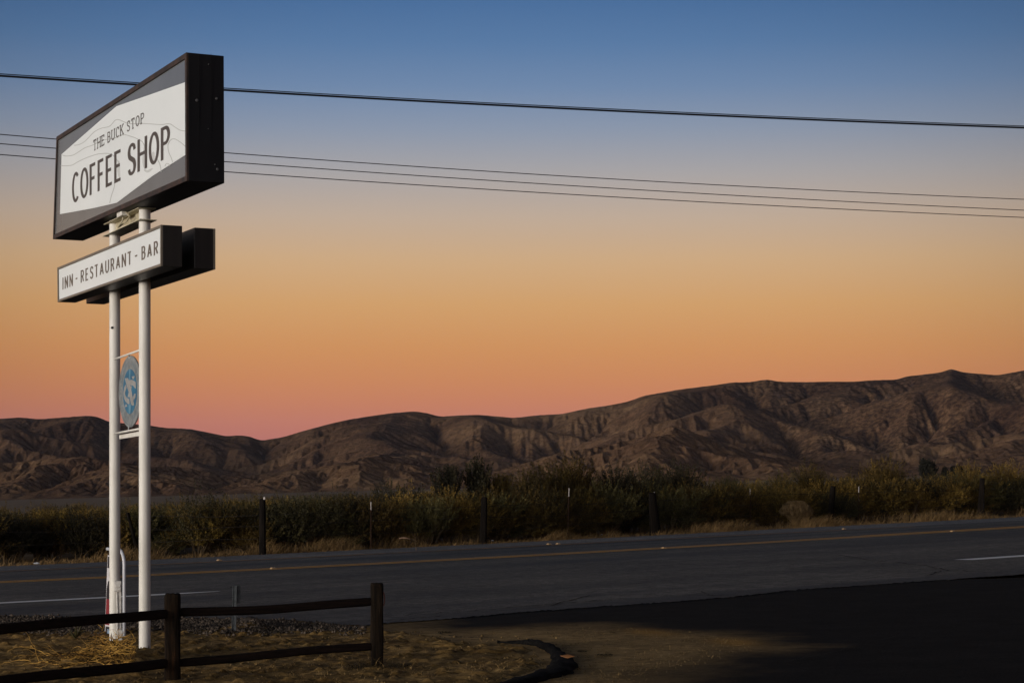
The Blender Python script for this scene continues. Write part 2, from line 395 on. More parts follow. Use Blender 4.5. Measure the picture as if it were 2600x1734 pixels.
ASP = asphalt('road_asphalt', (.032, .0305, .029), (.110, .104, .098))
SHO = asphalt('shoulder_asphalt', (.13, .13, .135), (.17, .17, .178), .85)
PX_s = list(np.linspace(-700, 3200, 900))
fy = np.interp(PX_s, *zip(*FAR)); ny = np.interp(PX_s, *zip(*NEAR))
rj = random.Random(3)
A_ = [G(x, y + rj.uniform(-.5, .5)) for x, y in zip(PX_s, fy)]
nj = fbm(np.array(PX_s)/5, np.zeros(len(PX_s))+.5, 12, 4)-.5
B_ = [G(x, y + 6*j) for x, y, j in zip(PX_s, ny, nj)]
tag(strip('road', A_, B_, 0, ASP, 4), kind='structure')
# pale far shoulder, as its own paving
ORA = [(-700, 1484), (0, 1450), (387, 1433), (700, 1418), (1250, 1390.5), (1900, 1357), (2600, 1322), (3200, 1292)]
oy = np.interp(PX_s, *zip(*ORA))
tag(strip('road_shoulder', [p + Vector((0, 0, 0)) for p in A_], [G(x, y-1) for x, y in zip(PX_s, oy)], .004, SHO), kind='structure')
def wear(name, c, thr=.42, rough=.6, under=(.05, .05, .055)):
    m = mat(name, c, rough, .4); n = noise(m, 7, 8, .8); n_ = noise(m, .7, 4, .6)
    mx = nn(m, 'ShaderNodeMath'); mx.operation = 'ADD'; lk(m, n.outputs[0], mx.inputs[0]); lk(m, n_.outputs[0], mx.inputs[1])
    r = cramp(m, mx.outputs[0], [(thr*2-.12, under), (thr*2+.1, c)]); lk(m, r.outputs[0], bsdf(m).inputs['Base Color']); return m
YEL = wear('yellow_road_paint', (.62, .29, .012), .40, under=(.22, .11, .02)); WHI = wear('white_road_paint', (.72, .71, .70), .33); ORG = wear('faded_yellow_paint', (.34, .17, .05), .44, under=(.09, .07, .06))
def line(name, px0, px1, prof, w, mt, off=0, up=.008, n=80, taper=0):
    pxs = np.linspace(px0, px1, n); pys = np.interp(pxs, *zip(*prof)); a = []; b = []
    for i, (x, y) in enumerate(zip(pxs, pys)):
        p = G(x, y); ww = w*min(1, .25 + taper*(n-1-i)) if taper else w
        a.append(p + RN*(off + ww/2)); b.append(p + RN*(off - ww/2))
    return tag(strip(name, a, b, up, mt), kind='structure')
YP = [(-700, 1514), (0, 1478), (265, 1466), (500, 1453.5), (700, 1444), (1300, 1413), (1900, 1379.5), (2600, 1338), (3200, 1303)]
line('yellow_line', -700, 3200, YP, .28, YEL, .26); line('yellow_line', -700, 3200, YP, .28, YEL, -.26)
line('yellow_line', 2225, 3200, YP, .18, YEL, .58)
line('faded_yellow_line', -700, 2320, [(x, y+.8) for x, y in ORA], .30, ORG)
WP = [(-700, 1568), (0, 1531), (270, 1517), (400, 1510), (553, 1501.5)]
line('white_line', -700, 556, WP, .42, WHI, taper=.09)
line('white_line', 2446, 3200, [(2446, 1421.5), (2600, 1411), (3200, 1372)], .5, WHI)
# cracks
CRK = mat('crack_dark', (.012, .012, .012), .95, .1)  # plain dark tone of the crack strips
def crack(pl, w=.03, seed=0, up=.007, n=9):
    rr = random.Random(seed); pts = []
    for a, b in zip(pl, pl[1:]):
        for i in range(n):
            t = i/n; pts.append((a[0]+(b[0]-a[0])*t, a[1]+(b[1]-a[1])*t + rr.uniform(-1.2, 1.2)))
    pts.append(pl[-1]); P_ = [G(*p) for p in pts]; a_ = []; b_ = []
    for i, p in enumerate(P_):
        t = (P_[min(i+1, len(P_)-1)] - P_[max(i-1, 0)]); t.z = 0; t.normalize(); nrm = Vector((-t.y, t.x, 0)); ww = w*.6*rr.uniform(.15, 1.5)
        a_.append(p+nrm*ww/2); b_.append(p-nrm*ww/2)
    return tag(strip('road_crack', a_, b_, up, CRK), kind='structure')
crack([(930, 1567), (1060, 1560), (1200, 1551), (1310, 1542), (1420, 1532), (1560, 1521), (1640, 1518)], .06, 1)
crack([(1400, 1536), (1500, 1511), (1620, 1510), (1740, 1513), (1850, 1511)], .05, 2)
crack([(880, 1578), (1000, 1574), (1120, 1564)], .05, 3)
crack([(2130, 1410), (2230, 1424), (2340, 1434), (2400, 1446), (2500, 1452)], .07, 4)
crack([(2350, 1462), (2390, 1449), (2480, 1446), (2600, 1445)], .06, 5)
crack([(250, 1456), (900, 1427), (1500, 1396)], .05, 6)
crack([(1100, 1616), (1150, 1626), (1200, 1629), (1262, 1629)], .05, 10, up=.055)
crack([(1980, 1684), (2060, 1668), (2130, 1655), (2170, 1636), (2300, 1614)], .03, 8, up=.012)
crack([(1700, 1712), (1850, 1702), (2050, 1706)], .03, 9, up=.012)
crack([(1780, 1502), (1800, 1511), (1830, 1513)], .04, 7)

# ------------------------------------------------------------------ near ground: driveway, verge, berm
def poly_sdf(X, Y, poly):
    """signed distance, negative inside"""
    d = np.full(X.shape, 1e9); ins = np.zeros(X.shape, bool); n = len(poly)
    for i in range(n):
        x0, y0 = poly[i]; x1, y1 = poly[(i+1) % n]
        ex, ey = x1-x0, y1-y0; t = np.clip(((X-x0)*ex+(Y-y0)*ey)/(ex*ex+ey*ey+1e-12), 0, 1)
        d = np.minimum(d, (X-x0-t*ex)**2+(Y-y0-t*ey)**2)
        c = ((y0 > Y) != (y1 > Y)); xi = x0 + (Y-y0)*(ex)/(ey if abs(ey) > 1e-9 else 1e-9); ins ^= c & (X < xi)
    d = np.sqrt(d); return np.where(ins, -d, d)
def gp(pl): return [tuple(G(*p)[:2]) for p in pl]
nb = [p for p in NEAR if p[0] >= -300]
# driveway sheet reaches from under the road edge towards and past the camera
gxs = np.concatenate([np.arange(-12, 10, .05), np.arange(10, 45, .25)]); gys = np.arange(9.0, 34, .05)
GXX, GYY = np.meshgrid(gxs, gys)
gpx = CX + F*GXX/GYY; gpy = (YH - GX*(gpx-CX)) + H*F/GYY
road_near = np.interp(gpx, [p[0] for p in NEAR], [p[1] for p in NEAR])
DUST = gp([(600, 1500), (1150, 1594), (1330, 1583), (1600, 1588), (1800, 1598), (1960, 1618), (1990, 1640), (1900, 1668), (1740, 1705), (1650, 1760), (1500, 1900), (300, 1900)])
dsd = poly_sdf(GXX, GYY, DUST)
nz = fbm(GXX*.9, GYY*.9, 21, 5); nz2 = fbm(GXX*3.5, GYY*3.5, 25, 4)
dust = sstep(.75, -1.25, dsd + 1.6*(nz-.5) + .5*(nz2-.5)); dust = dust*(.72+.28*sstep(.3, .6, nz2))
ochre = np.zeros_like(dust)
for (ax, ay, rx, ry) in ((1660, 1604, 75, 9), (1860, 1626, 70, 12)):
    ochre = np.maximum(ochre, np.exp(-(((gpx-ax)/rx)**2 + ((gpy-ay-.14*(gpx-ax)*.6)/ry)**2)*1.3)*(.25+.8*sstep(.3, .7, nz)))
zz = GX*GXX - .012 + .012*(fbm(GXX*2.2, GYY*2.2, 2, 4)-.5) + dust*.008*(vnoise(GXX*14, GYY*14, 6)-.4)
zz = zz + .022*sstep(0, 1, (gpy-road_near)/8)*.0
zz = np.where(gpy < road_near-6, zz - .02, zz)
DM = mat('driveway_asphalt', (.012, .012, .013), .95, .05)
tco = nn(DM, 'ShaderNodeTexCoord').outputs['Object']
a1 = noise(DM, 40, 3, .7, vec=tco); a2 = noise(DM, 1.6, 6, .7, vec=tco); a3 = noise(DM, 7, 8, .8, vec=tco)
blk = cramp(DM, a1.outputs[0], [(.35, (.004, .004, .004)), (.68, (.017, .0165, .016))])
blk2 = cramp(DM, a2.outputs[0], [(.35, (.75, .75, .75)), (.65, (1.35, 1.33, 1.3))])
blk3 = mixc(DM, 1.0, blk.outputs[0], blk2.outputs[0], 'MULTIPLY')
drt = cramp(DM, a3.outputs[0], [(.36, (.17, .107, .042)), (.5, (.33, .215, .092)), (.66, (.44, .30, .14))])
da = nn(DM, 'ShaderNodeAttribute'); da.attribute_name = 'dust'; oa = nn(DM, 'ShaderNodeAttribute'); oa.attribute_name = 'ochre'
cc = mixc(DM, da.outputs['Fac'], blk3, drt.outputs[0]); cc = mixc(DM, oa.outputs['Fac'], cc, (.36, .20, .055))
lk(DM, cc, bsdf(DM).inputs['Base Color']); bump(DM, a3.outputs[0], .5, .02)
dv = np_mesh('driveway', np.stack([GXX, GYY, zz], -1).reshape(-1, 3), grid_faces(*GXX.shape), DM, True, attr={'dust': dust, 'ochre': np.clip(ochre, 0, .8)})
tag(dv, kind='structure')

# dirt verge between road and lot, bounded by the berm
VERGE = [(-900, 1584), (0, 1572), (460, 1574), (743, 1577), (829, 1586), (960, 1592), (1100, 1610), (1191, 1627), (1290, 1630), (1361, 1640), (1392, 1650), (1406, 1664), (1404, 1688), (1378, 1705), (1331, 1722), (1240, 1750), (1120, 1800), (900, 1900), (-900, 1900)]
vxs = np.arange(-11.5, 1.2, .035); vys = np.arange(12.5, 30, .035)
VX, VY = np.meshgrid(vxs, vys); vsd = poly_sdf(VX, VY, gp(VERGE))
vpx = CX + F*VX/VY; vpy = (YH - GX*(vpx-CX)) + H*F/VY
rel = .05*(fbm(VX*.7, VY*.7, 61, 4)-.45) + .05*(fbm(VX*2.6, VY*2.6, 62, 5, .6)-.5) + .03*(np.abs(fbm(VX*6, VY*6, 63, 4, .6)-.5)*-2+.3)
mnd = G(650, 1600); rel = rel + .17*np.exp(-((VX-mnd.x)**2/.35**2 + (VY-mnd.y)**2/.55**2))
mnd2 = G(290, 1682); rel = rel + .10*np.exp(-((VX-mnd2.x)**2/.9**2 + (VY-mnd2.y)**2/.7**2))
clod = vnoise(VX*9, VY*9, 64); rel = rel + .03*sstep(.78, .95, clod)
vin = sstep(.12, -.35, vsd + .25*(fbm(VX*3, VY*3, 66, 4)-.5))
grav = sstep(1612, 1592, vpy + 24*(fbm(VX*1.2, VY*1.2, 68, 3)-.5))*sstep(1000, 800, vpx)
vz = GX*VX - .06 + vin*(.075 + rel*(1-.7*grav))
VM = mat('verge_dirt', (.1, .07, .04), .95, .1)
tco = nn(VM, 'ShaderNodeTexCoord').outputs['Object']
b1 = noise(VM, 1.1, 7, .7, vec=tco); b2 = noise(VM, 11, 6, .75, vec=tco); b3 = noise(VM, 3.2, 7, .75, vec=tco); b4 = noise(VM, 45, 3, .6, vec=tco)
d1 = cramp(VM, b1.outputs[0], [(.36, (.14, .083, .026)), (.5, (.24, .15, .052)), (.64, (.33, .215, .085))])
d2 = cramp(VM, b2.outputs[0], [(.34, (.55, .5, .45)), (.62, (1.25, 1.25, 1.25))])
d3 = cramp(VM, b3.outputs[0], [(.40, (.38, .36, .34)), (.50, (1, 1, 1))])
cc = mixc(VM, 1.0, d1.outputs[0], d2.outputs[0], 'MULTIPLY'); cc = mixc(VM, .8, cc, mixc(VM, 1.0, cc, d3.outputs[0], 'MULTIPLY'))
gr = cramp(VM, b4.outputs[0], [(.35, (.025, .02, .016)), (.65, (.09, .072, .056))])
ga = nn(VM, 'ShaderNodeAttribute'); ga.attribute_name = 'gravel'
cc = mixc(VM, ga.outputs['Fac'], cc, gr.outputs[0])
lk(VM, cc, bsdf(VM).inputs['Base Color']); bump(VM, b2.outputs[0], .6, .03)
vg = np_mesh('dirt_verge', np.stack([VX, VY, vz], -1).reshape(-1, 3), grid_faces(*VX.shape), VM, True, attr={'gravel': grav})
tag(vg, kind='structure')
def verge_z(x, y):
    i = int(round((y-vys[0])/.035)); j = int(round((x-vxs[0])/.035))
    if 0 <= i < len(vys) and 0 <= j < len(vxs): return float(max(vz[i, j], GX*x-.01))
    return GX*x

# black asphalt berm curling round the verge
CO = [(1262, 1629), (1300, 1629.5), (1335, 1630.5), (1361, 1632.5), (1406, 1645), (1447, 1670), (1464, 1690), (1450, 1706), (1400, 1720), (1330, 1738), (1240, 1762)]
CI = [(1262, 1629.6), (1300, 1630.8), (1334, 1633), (1358, 1637), (1390, 1651), (1404, 1668), (1403, 1688), (1382, 1702), (1330, 1721), (1270, 1740), (1170, 1762)]
BM = noisy('berm_asphalt', (.003, .003, .003), (.013, .012, .011), 30, .95, .05, .8, .02)
m = MB(); NS = 12; rows = []
for a, b in zip(range(len(CO)-1), range(1, len(CO))):
    for i in range(8): rows.append((Vector(G(*CO[a])).lerp(G(*CO[b]), i/8), Vector(G(*CI[a])).lerp(G(*CI[b]), i/8)))
for ri, (o1, i1) in enumerate(rows):
    jj = float(vnoise(np.array([ri*.9]), np.array([.3]), 5)[0])-.5
    for k in range(NS+1):
        t = k/NS; p = o1.lerp(i1, -.06 + 1.12*t + .28*jj); w = (i1-o1).length
        hgt = min(.045, w*.2)*math.sin(math.pi*t)**.6 + .03*(float(vnoise(np.array([p.x*9]), np.array([p.y*9]), 3)[0])-.5)
        m.v.append(Vector((p.x, p.y, GX*p.x - .035*(1 if k in (0, NS) else 0) + hgt + .012)))
for r_ in range(len(rows)-1):
    for k in range(NS): m.f.append((r_*(NS+1)+k, r_*(NS+1)+k+1, (r_+1)*(NS+1)+k+1, (r_+1)*(NS+1)+k))
tag(m.build('asphalt_curb', BM, smooth=True), kind='structure')

# gravel band: thousands of small stones
def blob_unit():
    v = np.array([(0, 0, 1), (.9, 0, .2), (.3, .85, .1), (-.75, .55, .2), (-.75, -.5, .1), (.25, -.85, .2), (0, 0, -.6)], float)
    f = np.array([(0, 1, 2), (0, 2, 3), (0, 3, 4), (0, 4, 5), (0, 5, 1), (6, 2, 1), (6, 3, 2), (6, 4, 3), (6, 5, 4), (6, 1, 5)])
    return v, f
def stones(name, pos, size, mt, **k):
    bv, bf = blob_unit(); n = len(pos); ang = rng.uniform(0, 6.28, n); c, s = np.cos(ang), np.sin(ang)
    sc = size[:, None]*rng.uniform(.6, 1.3, (n, 3)); v = bv[None]*sc[:, None, :]*(1+rng.uniform(-.25, .25, (n, 7, 1)))
    x = v[..., 0]*c[:, None]-v[..., 1]*s[:, None]; y = v[..., 0]*s[:, None]+v[..., 1]*c[:, None]
    v = np.stack([x, y, v[..., 2]], -1) + pos[:, None, :]
    f = bf[None] + (np.arange(n)*7)[:, None, None]
    return tag(np_mesh(name, v.reshape(-1, 3), f.reshape(-1, 3), mt), **k)
def scatter(n, x0, x1, y0, y1, seed):
    r2 = np.random.default_rng(seed); px = r2.uniform(x0, x1, n); py = r2.uniform(y0, y1, n)
    D = H*F/(py-(YH-GX*(px-CX))); return (px-CX)/F*D, D, px, py
sx1, sy1, px1_, py1_ = scatter(9000, -150, 930, 1562, 1618, 5)
cn = fbm(sx1*1.2, sy1*1.2, 68, 3); top = np.interp(px1_, [0, 460, 743, 829, 930], [1566, 1570, 1578, 1588, 1594])
kp = (py1_ > top+rng.uniform(-6, 5, len(px1_))) & (py1_ + 24*(cn-.5) < 1606+rng.exponential(4, len(px1_)))
sx1, sy1 = sx1[kp], sy1[kp]; zs = np.array([max(verge_z(a, b), GX*a) for a, b in zip(sx1, sy1)])
GM = noisy('gravel_stone', (.016, .012, .009), (.12, .092, .07), 6, .9, .2, 0, 0, detail=1, lo=.3, hi=.72)
stones('gravel', np.stack([sx1, sy1, zs+.004], -1), rng.uniform(.012, .034, len(sx1)), GM, kind='stuff', label='grey gravel band between asphalt and dirt verge')
sx2, sy2, px2_, py2_ = scatter(2200, -100, 1420, 1600, 1760, 6)
zs2 = np.array([verge_z(a, b) if c < 1380 else GX*a-.006 for a, b, c in zip(sx2, sy2, px2_)])
CLOD = noisy('dirt_clod', (.04, .026, .010), (.22, .145, .06), 5, .95, .1, 0, 0, detail=1, lo=.3, hi=.7)
stones('dirt_clods', np.stack([sx2, sy2, zs2], -1), rng.uniform(.003, .012, len(sx2))*rng.choice([1, 1, 1, 1.9], len(sx2)), CLOD, kind='stuff', label='loose pebbles and clods on the dirt')

sx3, sy3, _, _ = scatter(2600, 1400, 2000, 1590, 1750, 16)
kp = poly_sdf(sx3, sy3, DUST) < -.35*rng.random(len(sx3))-.15
sx3, sy3 = sx3[kp], sy3[kp]
stones('dust_pebbles', np.stack([sx3, sy3, GX*sx3-.004], -1), rng.uniform(.003, .009, len(sx3)), CLOD, kind='stuff', label='loose grit on the dusty driveway edge')
# ------------------------------------------------------------------ blade and twig builders
def blades(name, base, hgt, lean, width, mt, seg=3, **k):
    """base (n,3), hgt (n), lean (n,2) offset at the tip, as curved tapered ribbons"""
    n = len(base); ang = rng.uniform(0, 6.28, n); wx = np.cos(ang)*width; wy = np.sin(ang)*width
    V = np.zeros((n, (seg+1)*2, 3)); 
    for s in range(seg+1):
        t = s/seg; c = base + np.stack([lean[:, 0]*t*t, lean[:, 1]*t*t, hgt*t*(1-.12*t)], -1); w = (1-t)*.9+.1
        V[:, 2*s] = c + np.stack([wx, wy, 0*wx], -1)*w; V[:, 2*s+1] = c - np.stack([wx, wy, 0*wx], -1)*w
    f = np.array([(2*s, 2*s+1, 2*s+3, 2*s+2) for s in range(seg)])
    Fq = f[None] + (np.arange(n)*(seg+1)*2)[:, None, None]
    return tag(np_mesh(name, V.reshape(-1, 3), Fq.reshape(-1, 4), mt), **k)
GRASS = noisy('dry_grass_straw', (.09, .055, .022), (.25, .155, .062), 2.5, .8, .2, 0, 0, lo=.35, hi=.65)
# dry grass along the far edge of the road, under the fence
n = 52000; r2 = np.random.default_rng(8)
gpx_ = r2.uniform(-150, 2900, n); edge = np.interp(gpx_, *zip(*FAR)); back_ = r2.exponential(1.0, n)
e0 = np.array([G(x, y)[:] for x, y in zip(gpx_[::1], edge[::1])])
bx = e0[:, 0] + RN.x*(.12+back_); by = e0[:, 1] + RN.y*(.12+back_)
cl = fbm(bx*.55, by*.55, 33, 3); lush = sstep(.38, .66, cl)
kp = r2.random(n) < .25 + .75*lush
bx, by, lush, back_ = bx[kp], by[kp], lush[kp], back_[kp]
hh = (.06 + .10*sstep(.2, 1.0, back_) + .36*lush*sstep(.15, 1.2, back_))*r2.uniform(.5, 1.15, len(bx))
ln = np.stack([hh*r2.normal(.35, .4, len(bx)), hh*r2.normal(0, .35, len(bx))], -1)
blades('dry_grass', np.stack([bx, by, GX*bx-.07], -1), hh, ln, .010, GRASS, kind='stuff', label='golden dry grass along the far road edge')
# sparse straw on the near verge
n = 5200; tx, ty, tpx, tpy = scatter(n, -100, 1420, 1596, 1760, 9)
cl = fbm(tx*1.1, ty*1.1, 35, 4); fence_foot = np.exp(-((tpx-965)/95)**2-((tpy-1694)/12)**2)
kp = (r2.random(n) < sstep(.48, .62, cl)*.9 + fence_foot) & (poly_sdf(tx, ty, gp(VERGE)) < -.1)
tx, ty, ff = tx[kp], ty[kp], fence_foot[kp]; tz = np.array([verge_z(a, b) for a, b in zip(tx, ty)])
hh = r2.uniform(.01, .05, len(tx))*(1+2.0*ff); ln = np.stack([r2.normal(0, .07, len(tx)), r2.normal(0, .05, len(tx))], -1)
STRAW = noisy('verge_straw', (.09, .055, .022), (.36, .23, .08), 3, .85, .2, 0, 0, lo=.38, hi=.7)
blades('verge_grass', np.stack([tx, ty, tz-.004], -1), hh, ln, .0035, STRAW, kind='stuff', label='short dead grass and straw on the near dirt')

def leafy(seed, rx, ry, h, ntw, nlf, leaf=.055, lw=.026, lobes=7, flat=.0, upright=.16, low=.12, cz=(.3, .72), rz=(.22, .36)):
    """returns foliage quads and twig tubes for one bush centred on the origin"""
    r = np.random.default_rng(seed)
    lc = [(r.uniform(-.6, .6)*rx, r.uniform(-.6, .6)*ry, r.uniform(*cz)*h, r.uniform(.32, .55)*min(rx, ry)*1.25, r.uniform(*rz)*h) for _ in range(lobes)]
    V = []; tw = MB()
    for i in range(ntw):
        cx_, cy_, cz_, rr_, rz_ = lc[r.integers(lobes)]
        d = r.normal(size=3); d /= np.linalg.norm(d); d[2] = d[2]*.9+.15
        tip = np.array([cx_, cy_, cz_]) + d*np.array([rr_, rr_, rz_])*r.uniform(.75, 1.18)
        tip[2] = max(tip[2], low*h*r.uniform(.3, 1.2))
        root = np.array([cx_*.35, cy_*.35, 0.0]); mid = root*.3 + np.array([cx_, cy_, cz_*.8])*.7 + r.normal(size=3)*.05
        d2 = tip-mid; L_ = np.linalg.norm(d2)+1e-6; start = mid + d2*.25
        dirv = d2/L_*(1-upright) + np.array([0, 0, 1])*upright; dirv /= np.linalg.norm(dirv)
        m_ = nlf; t = r.random(m_)**.7
        side = r.normal(size=(m_, 3))
        pos = start + (tip-start)[None]*t[:, None] + dirv[None]*(t*L_*.12)[:, None] + side*.028*(1.3-t[:, None])*(leaf/.05)
        ld = dirv[None]*.6 + r.normal(size=(m_, 3))*.8; ld /= np.linalg.norm(ld, axis=1)[:, None]
        sd_ = np.cross(ld, r.normal(size=(m_, 3))); sd_ /= np.linalg.norm(sd_, axis=1)[:, None]+1e-9
        l_ = leaf*r.uniform(.6, 1.3, (m_, 1)); w_ = lw*r.uniform(.7, 1.3, (m_, 1))
        V.append(np.stack([pos-ld*l_*.5, pos+sd_*w_*.5, pos+ld*l_*.5, pos-sd_*w_*.5], 1))
        if i % 6 == 0: tw.tube([root, mid, start, tip], [.014, .008, .005, .002], 4, False)
    V = np.concatenate(V); V[..., 2] = np.maximum(V[..., 2], 0.0)
    return V.reshape(-1, 3), np.arange(len(V)*4).reshape(-1, 4), tw
def foliage(name, lo, mid, hi, scale=2.2):
    m = mat(name, mid, .75, .25); t = nn(m, 'ShaderNodeTexCoord'); oi = nn(m, 'ShaderNodeObjectInfo')
    n = noise(m, scale, 4, .7, vec=t.outputs['Object']); r = cramp(m, n.outputs[0], [(.36, lo), (.5, mid), (.64, hi)])
    v = nn(m, 'ShaderNodeMapRange'); v.inputs[3].default_value = .5; v.inputs[4].default_value = 1.6; lk(m, oi.outputs['Random'], v.inputs[0])
    s = nn(m, 'ShaderNodeVectorMath'); s.operation = 'SCALE'; lk(m, r.outputs[0], s.inputs[0]); lk(m, v.outputs[0], s.inputs[3])
    lk(m, s.outputs[0], bsdf(m).inputs['Base Color'])
    return m
FOL = {'olive': foliage('olive_foliage', (.026, .018, .005), (.062, .042, .008), (.14, .090, .016)),
       'bluegreen': foliage('bluegreen_foliage', (.022, .020, .008), (.050, .043, .014), (.095, .078, .025)),
       'golden': foliage('golden_foliage', (.045, .028, .007), (.10, .062, .012), (.18, .112, .022)),
       'dark': foliage('dark_foliage', (.009, .008, .004), (.020, .017, .007), (.038, .030, .010))}
FOL['far'] = foliage('far_tree_foliage', (.004, .004, .003), (.009, .009, .006), (.016, .015, .009))
TWIG = noisy('shrub_twig', (.05, .035, .02), (.12, .085, .05), 8, .9, .1, 0, 0)
PROTO = {}
SPEC = {'mound': dict(rx=1.1, ry=1.0, h=1.7, ntw=420, nlf=42, lobes=10), 'broad': dict(rx=1.7, ry=1.3, h=1.6, ntw=520, nlf=40, lobes=13),
        'loose': dict(rx=1.1, ry=1.0, h=1.75, ntw=210, nlf=38, lobes=7, upright=.3), 'tall': dict(rx=1.3, ry=1.2, h=2.5, ntw=640, nlf=44, lobes=15, upright=.28, lw=.034, cz=(.3, .86), rz=(.12, .24)),
        'spire': dict(rx=.52, ry=.5, h=2.5, ntw=420, nlf=44, lobes=11, upright=.45, lw=.045, cz=(.42, .88), rz=(.12, .2))}
BASE = {}
for i, (kk, sp) in enumerate(SPEC.items()):
    for var in range(2):
        BASE[kk, var] = leafy(100+i*7+var, **sp)
def proto(kind, var, colr):
    key = (kind, var, colr)
    if key not in PROTO:
        Vv, Ff, tw = BASE[kind, var]
        a = np_mesh('foliage', Vv, Ff, FOL[colr]); me1 = a.data; bpy.data.objects.remove(a)
        b = tw.build('stems', TWIG); me2 = b.data; bpy.data.objects.remove(b)
        PROTO[key] = (me1, me2)
    return PROTO[key]
LANDMARKS = [(-60, 'past the left edge of the two white sign poles'), (100, 'left of the white sign poles'), (325, 'behind the white sign poles'), (420, 'just right of the white sign poles'),
             (560, 'left of the first upright wooden post'), (666, 'behind the first upright wooden post'), (800, 'right of the first upright wooden post'), (942, 'behind the thin post with the pale tip left of centre'), (1090, 'between the short leaning stub and the next post'),
             (1229, 'behind the wooden post below the dark tall bush'), (1345, 'left of the white tipped steel post at centre'), (1446, 'behind the white tipped steel post at centre'), (1560, 'left of the wide wedge shaped wooden post'), (1660, 'behind the wide wedge shaped wooden post'),
             (1790, 'between the wide wedge post and the next steel post'), (1905, 'behind the steel post left of the tumbleweed'), (2020, 'above the round tumbleweed'), (2115, 'behind the leaning wooden post right of the tumbleweed'), (2180, 'behind the last white tipped steel post'),
             (2300, 'left of the last wooden post'), (2400, 'well left of the last wooden post'), (2490, 'behind the last wooden post at the right'), (2600, 'right of the last wooden post at the right')]
CWORD = {'olive': 'olive green', 'bluegreen': 'blue green', 'golden': 'golden olive', 'dark': 'dark'}
seen_lab = {}
def shrub(x, y, kind, var, colr, s, rz, label, group, sz=None, parts=True):
    me1, me2 = proto(kind, var, colr)
    if parts:
        e_ = empty('saltbush', (x, y, GX*x-.07), label=label, cat='shrub', group=group)
        f_ = bpy.data.objects.new('foliage', me1); COL.objects.link(f_); f_.parent = e_
        t_ = bpy.data.objects.new('stems', me2); COL.objects.link(t_); t_.parent = e_
    else:
        e_ = bpy.data.objects.new('saltbush', me1); COL.objects.link(e_); e_.location = (x, y, GX*x-.07); tag(e_, label, 'shrub', group)
    e_.scale = (s, s, s*(sz or 1)); e_.rotation_euler = (0, 0, rz)
    return e_
def fline(px): 
    py = np.interp(px, [-300, 0, 340, 665, 1225, 1660, 2110, 2490, 2900], [1440, 1425, 1411, 1403, 1377, 1352, 1327, 1310, 1291]); return G(float(px), float(py))
# front row: one bush after another just behind the fence
rs = random.Random(21); px = -120.0; i = 0; CN = {}
while px < 2760:
    p = fline(px); q = p + RN*rs.uniform(.9, 2.0)
    kind = rs.choice(['mound', 'broad', 'loose', 'mound']); colr = rs.choice(['olive', 'bluegreen', 'golden', 'golden'])
    if px < 330: colr = rs.choice(['dark', 'olive', 'dark'])
    if 720 < px < 900 or 1080 < px < 1180: colr = 'bluegreen'
    if 1330 < px < 1560: kind = 'broad'
    h = rs.uniform(.5, 1.05) * (.9 if px < 600 else 1.08)
    lm = min(LANDMARKS, key=lambda t: abs(t[0]-px))[1]
    nth = CN.get(lm, 0); CN[lm] = nth+1
    lab = f"{CWORD[colr]} {'leafy' if kind!='loose' else 'thin'} bush in the front row, {['', 'next one to the right, ', 'third one along, ', 'fourth one along, ', 'fifth one along, '][min(nth,4)]}{lm}"
    shrub(q.x, q.y, kind, rs.randrange(2), colr, h, rs.uniform(0, 6.28), ' '.join(lab.split()[:16]), 'roadside bushes in the front row')
    px += (46 if px < 1400 else 40)*rs.uniform(.8, 1.2); i += 1
# big bushes standing above the row
BIG = [(1008, 1224, 'tall', 'dark', 'small dark bush rising above the row left of the two dark spires', 6),
       (1140, 1196, 'spire', 'dark', 'dark upright bush, left one of the two spires before the hills', 7),
       (1218, 1180, 'spire', 'dark', 'tallest dark upright bush, right one of the two spires before the hills', 7), (1268, 1215, 'spire', 'olive', 'small pointed bush at the right foot of the tallest dark spire', 7),
       (1352, 1196, 'tall', 'olive', 'large olive bush, left end of the tall clump at centre', 5), (1400, 1182, 'tall', 'olive', 'large olive bush, second from left in the tall clump at centre', 6),
       (1475, 1172, 'tall', 'golden', 'highest bush of the tall clump at centre above the steel post', 6), (1545, 1194, 'tall', 'dark', 'dark shoulder of the tall clump at centre', 5), (1590, 1206, 'tall', 'olive', 'low right end of the tall clump at centre', 6),
       (1660, 1188, 'tall', 'dark', 'dark round bush above the wedge shaped post, left of two', 8), (1725, 1186, 'tall', 'dark', 'dark round bush above the wedge shaped post, right of two', 8),
       (1850, 1212, 'tall', 'bluegreen', 'green bush rising between the wedge post and steel post', 6), (1985, 1206, 'tall', 'olive', 'olive bush rising behind and left of the tumbleweed', 6), (2070, 1186, 'tall', 'olive', 'pointed olive bush rising right above the tumbleweed', 6),
       (2140, 1192, 'loose', 'olive', 'loose olive bush rising beside the last steel post', 6), (2225, 1172, 'tall', 'golden', 'highest golden bush left of the far round tree', 6), (2285, 1199, 'tall', 'olive', 'olive bush just below and left of the far round tree', 6),
       (2470, 1185, 'tall', 'golden', 'golden bush above the last wooden post at right', 5), (2560, 1182, 'tall', 'golden', 'golden bush rising at the right border', 5), (2650, 1178, 'tall', 'olive', 'olive bush beyond the right border', 5)]
for (bx_, ty_, kind, colr, lab, dp) in BIG:
    q = fline(bx_) + RN*dp; D = q.y; X = (bx_-CX)/F*D; hneed = H + (YH-ty_)/F*D - GX*X + .07
    s = hneed/(2.5 if kind != 'loose' else 1.75)*1.03
    shrub(X, D, kind, rs.randrange(2), colr, s, rs.uniform(0, 6.28), lab, 'tall bushes above the row')
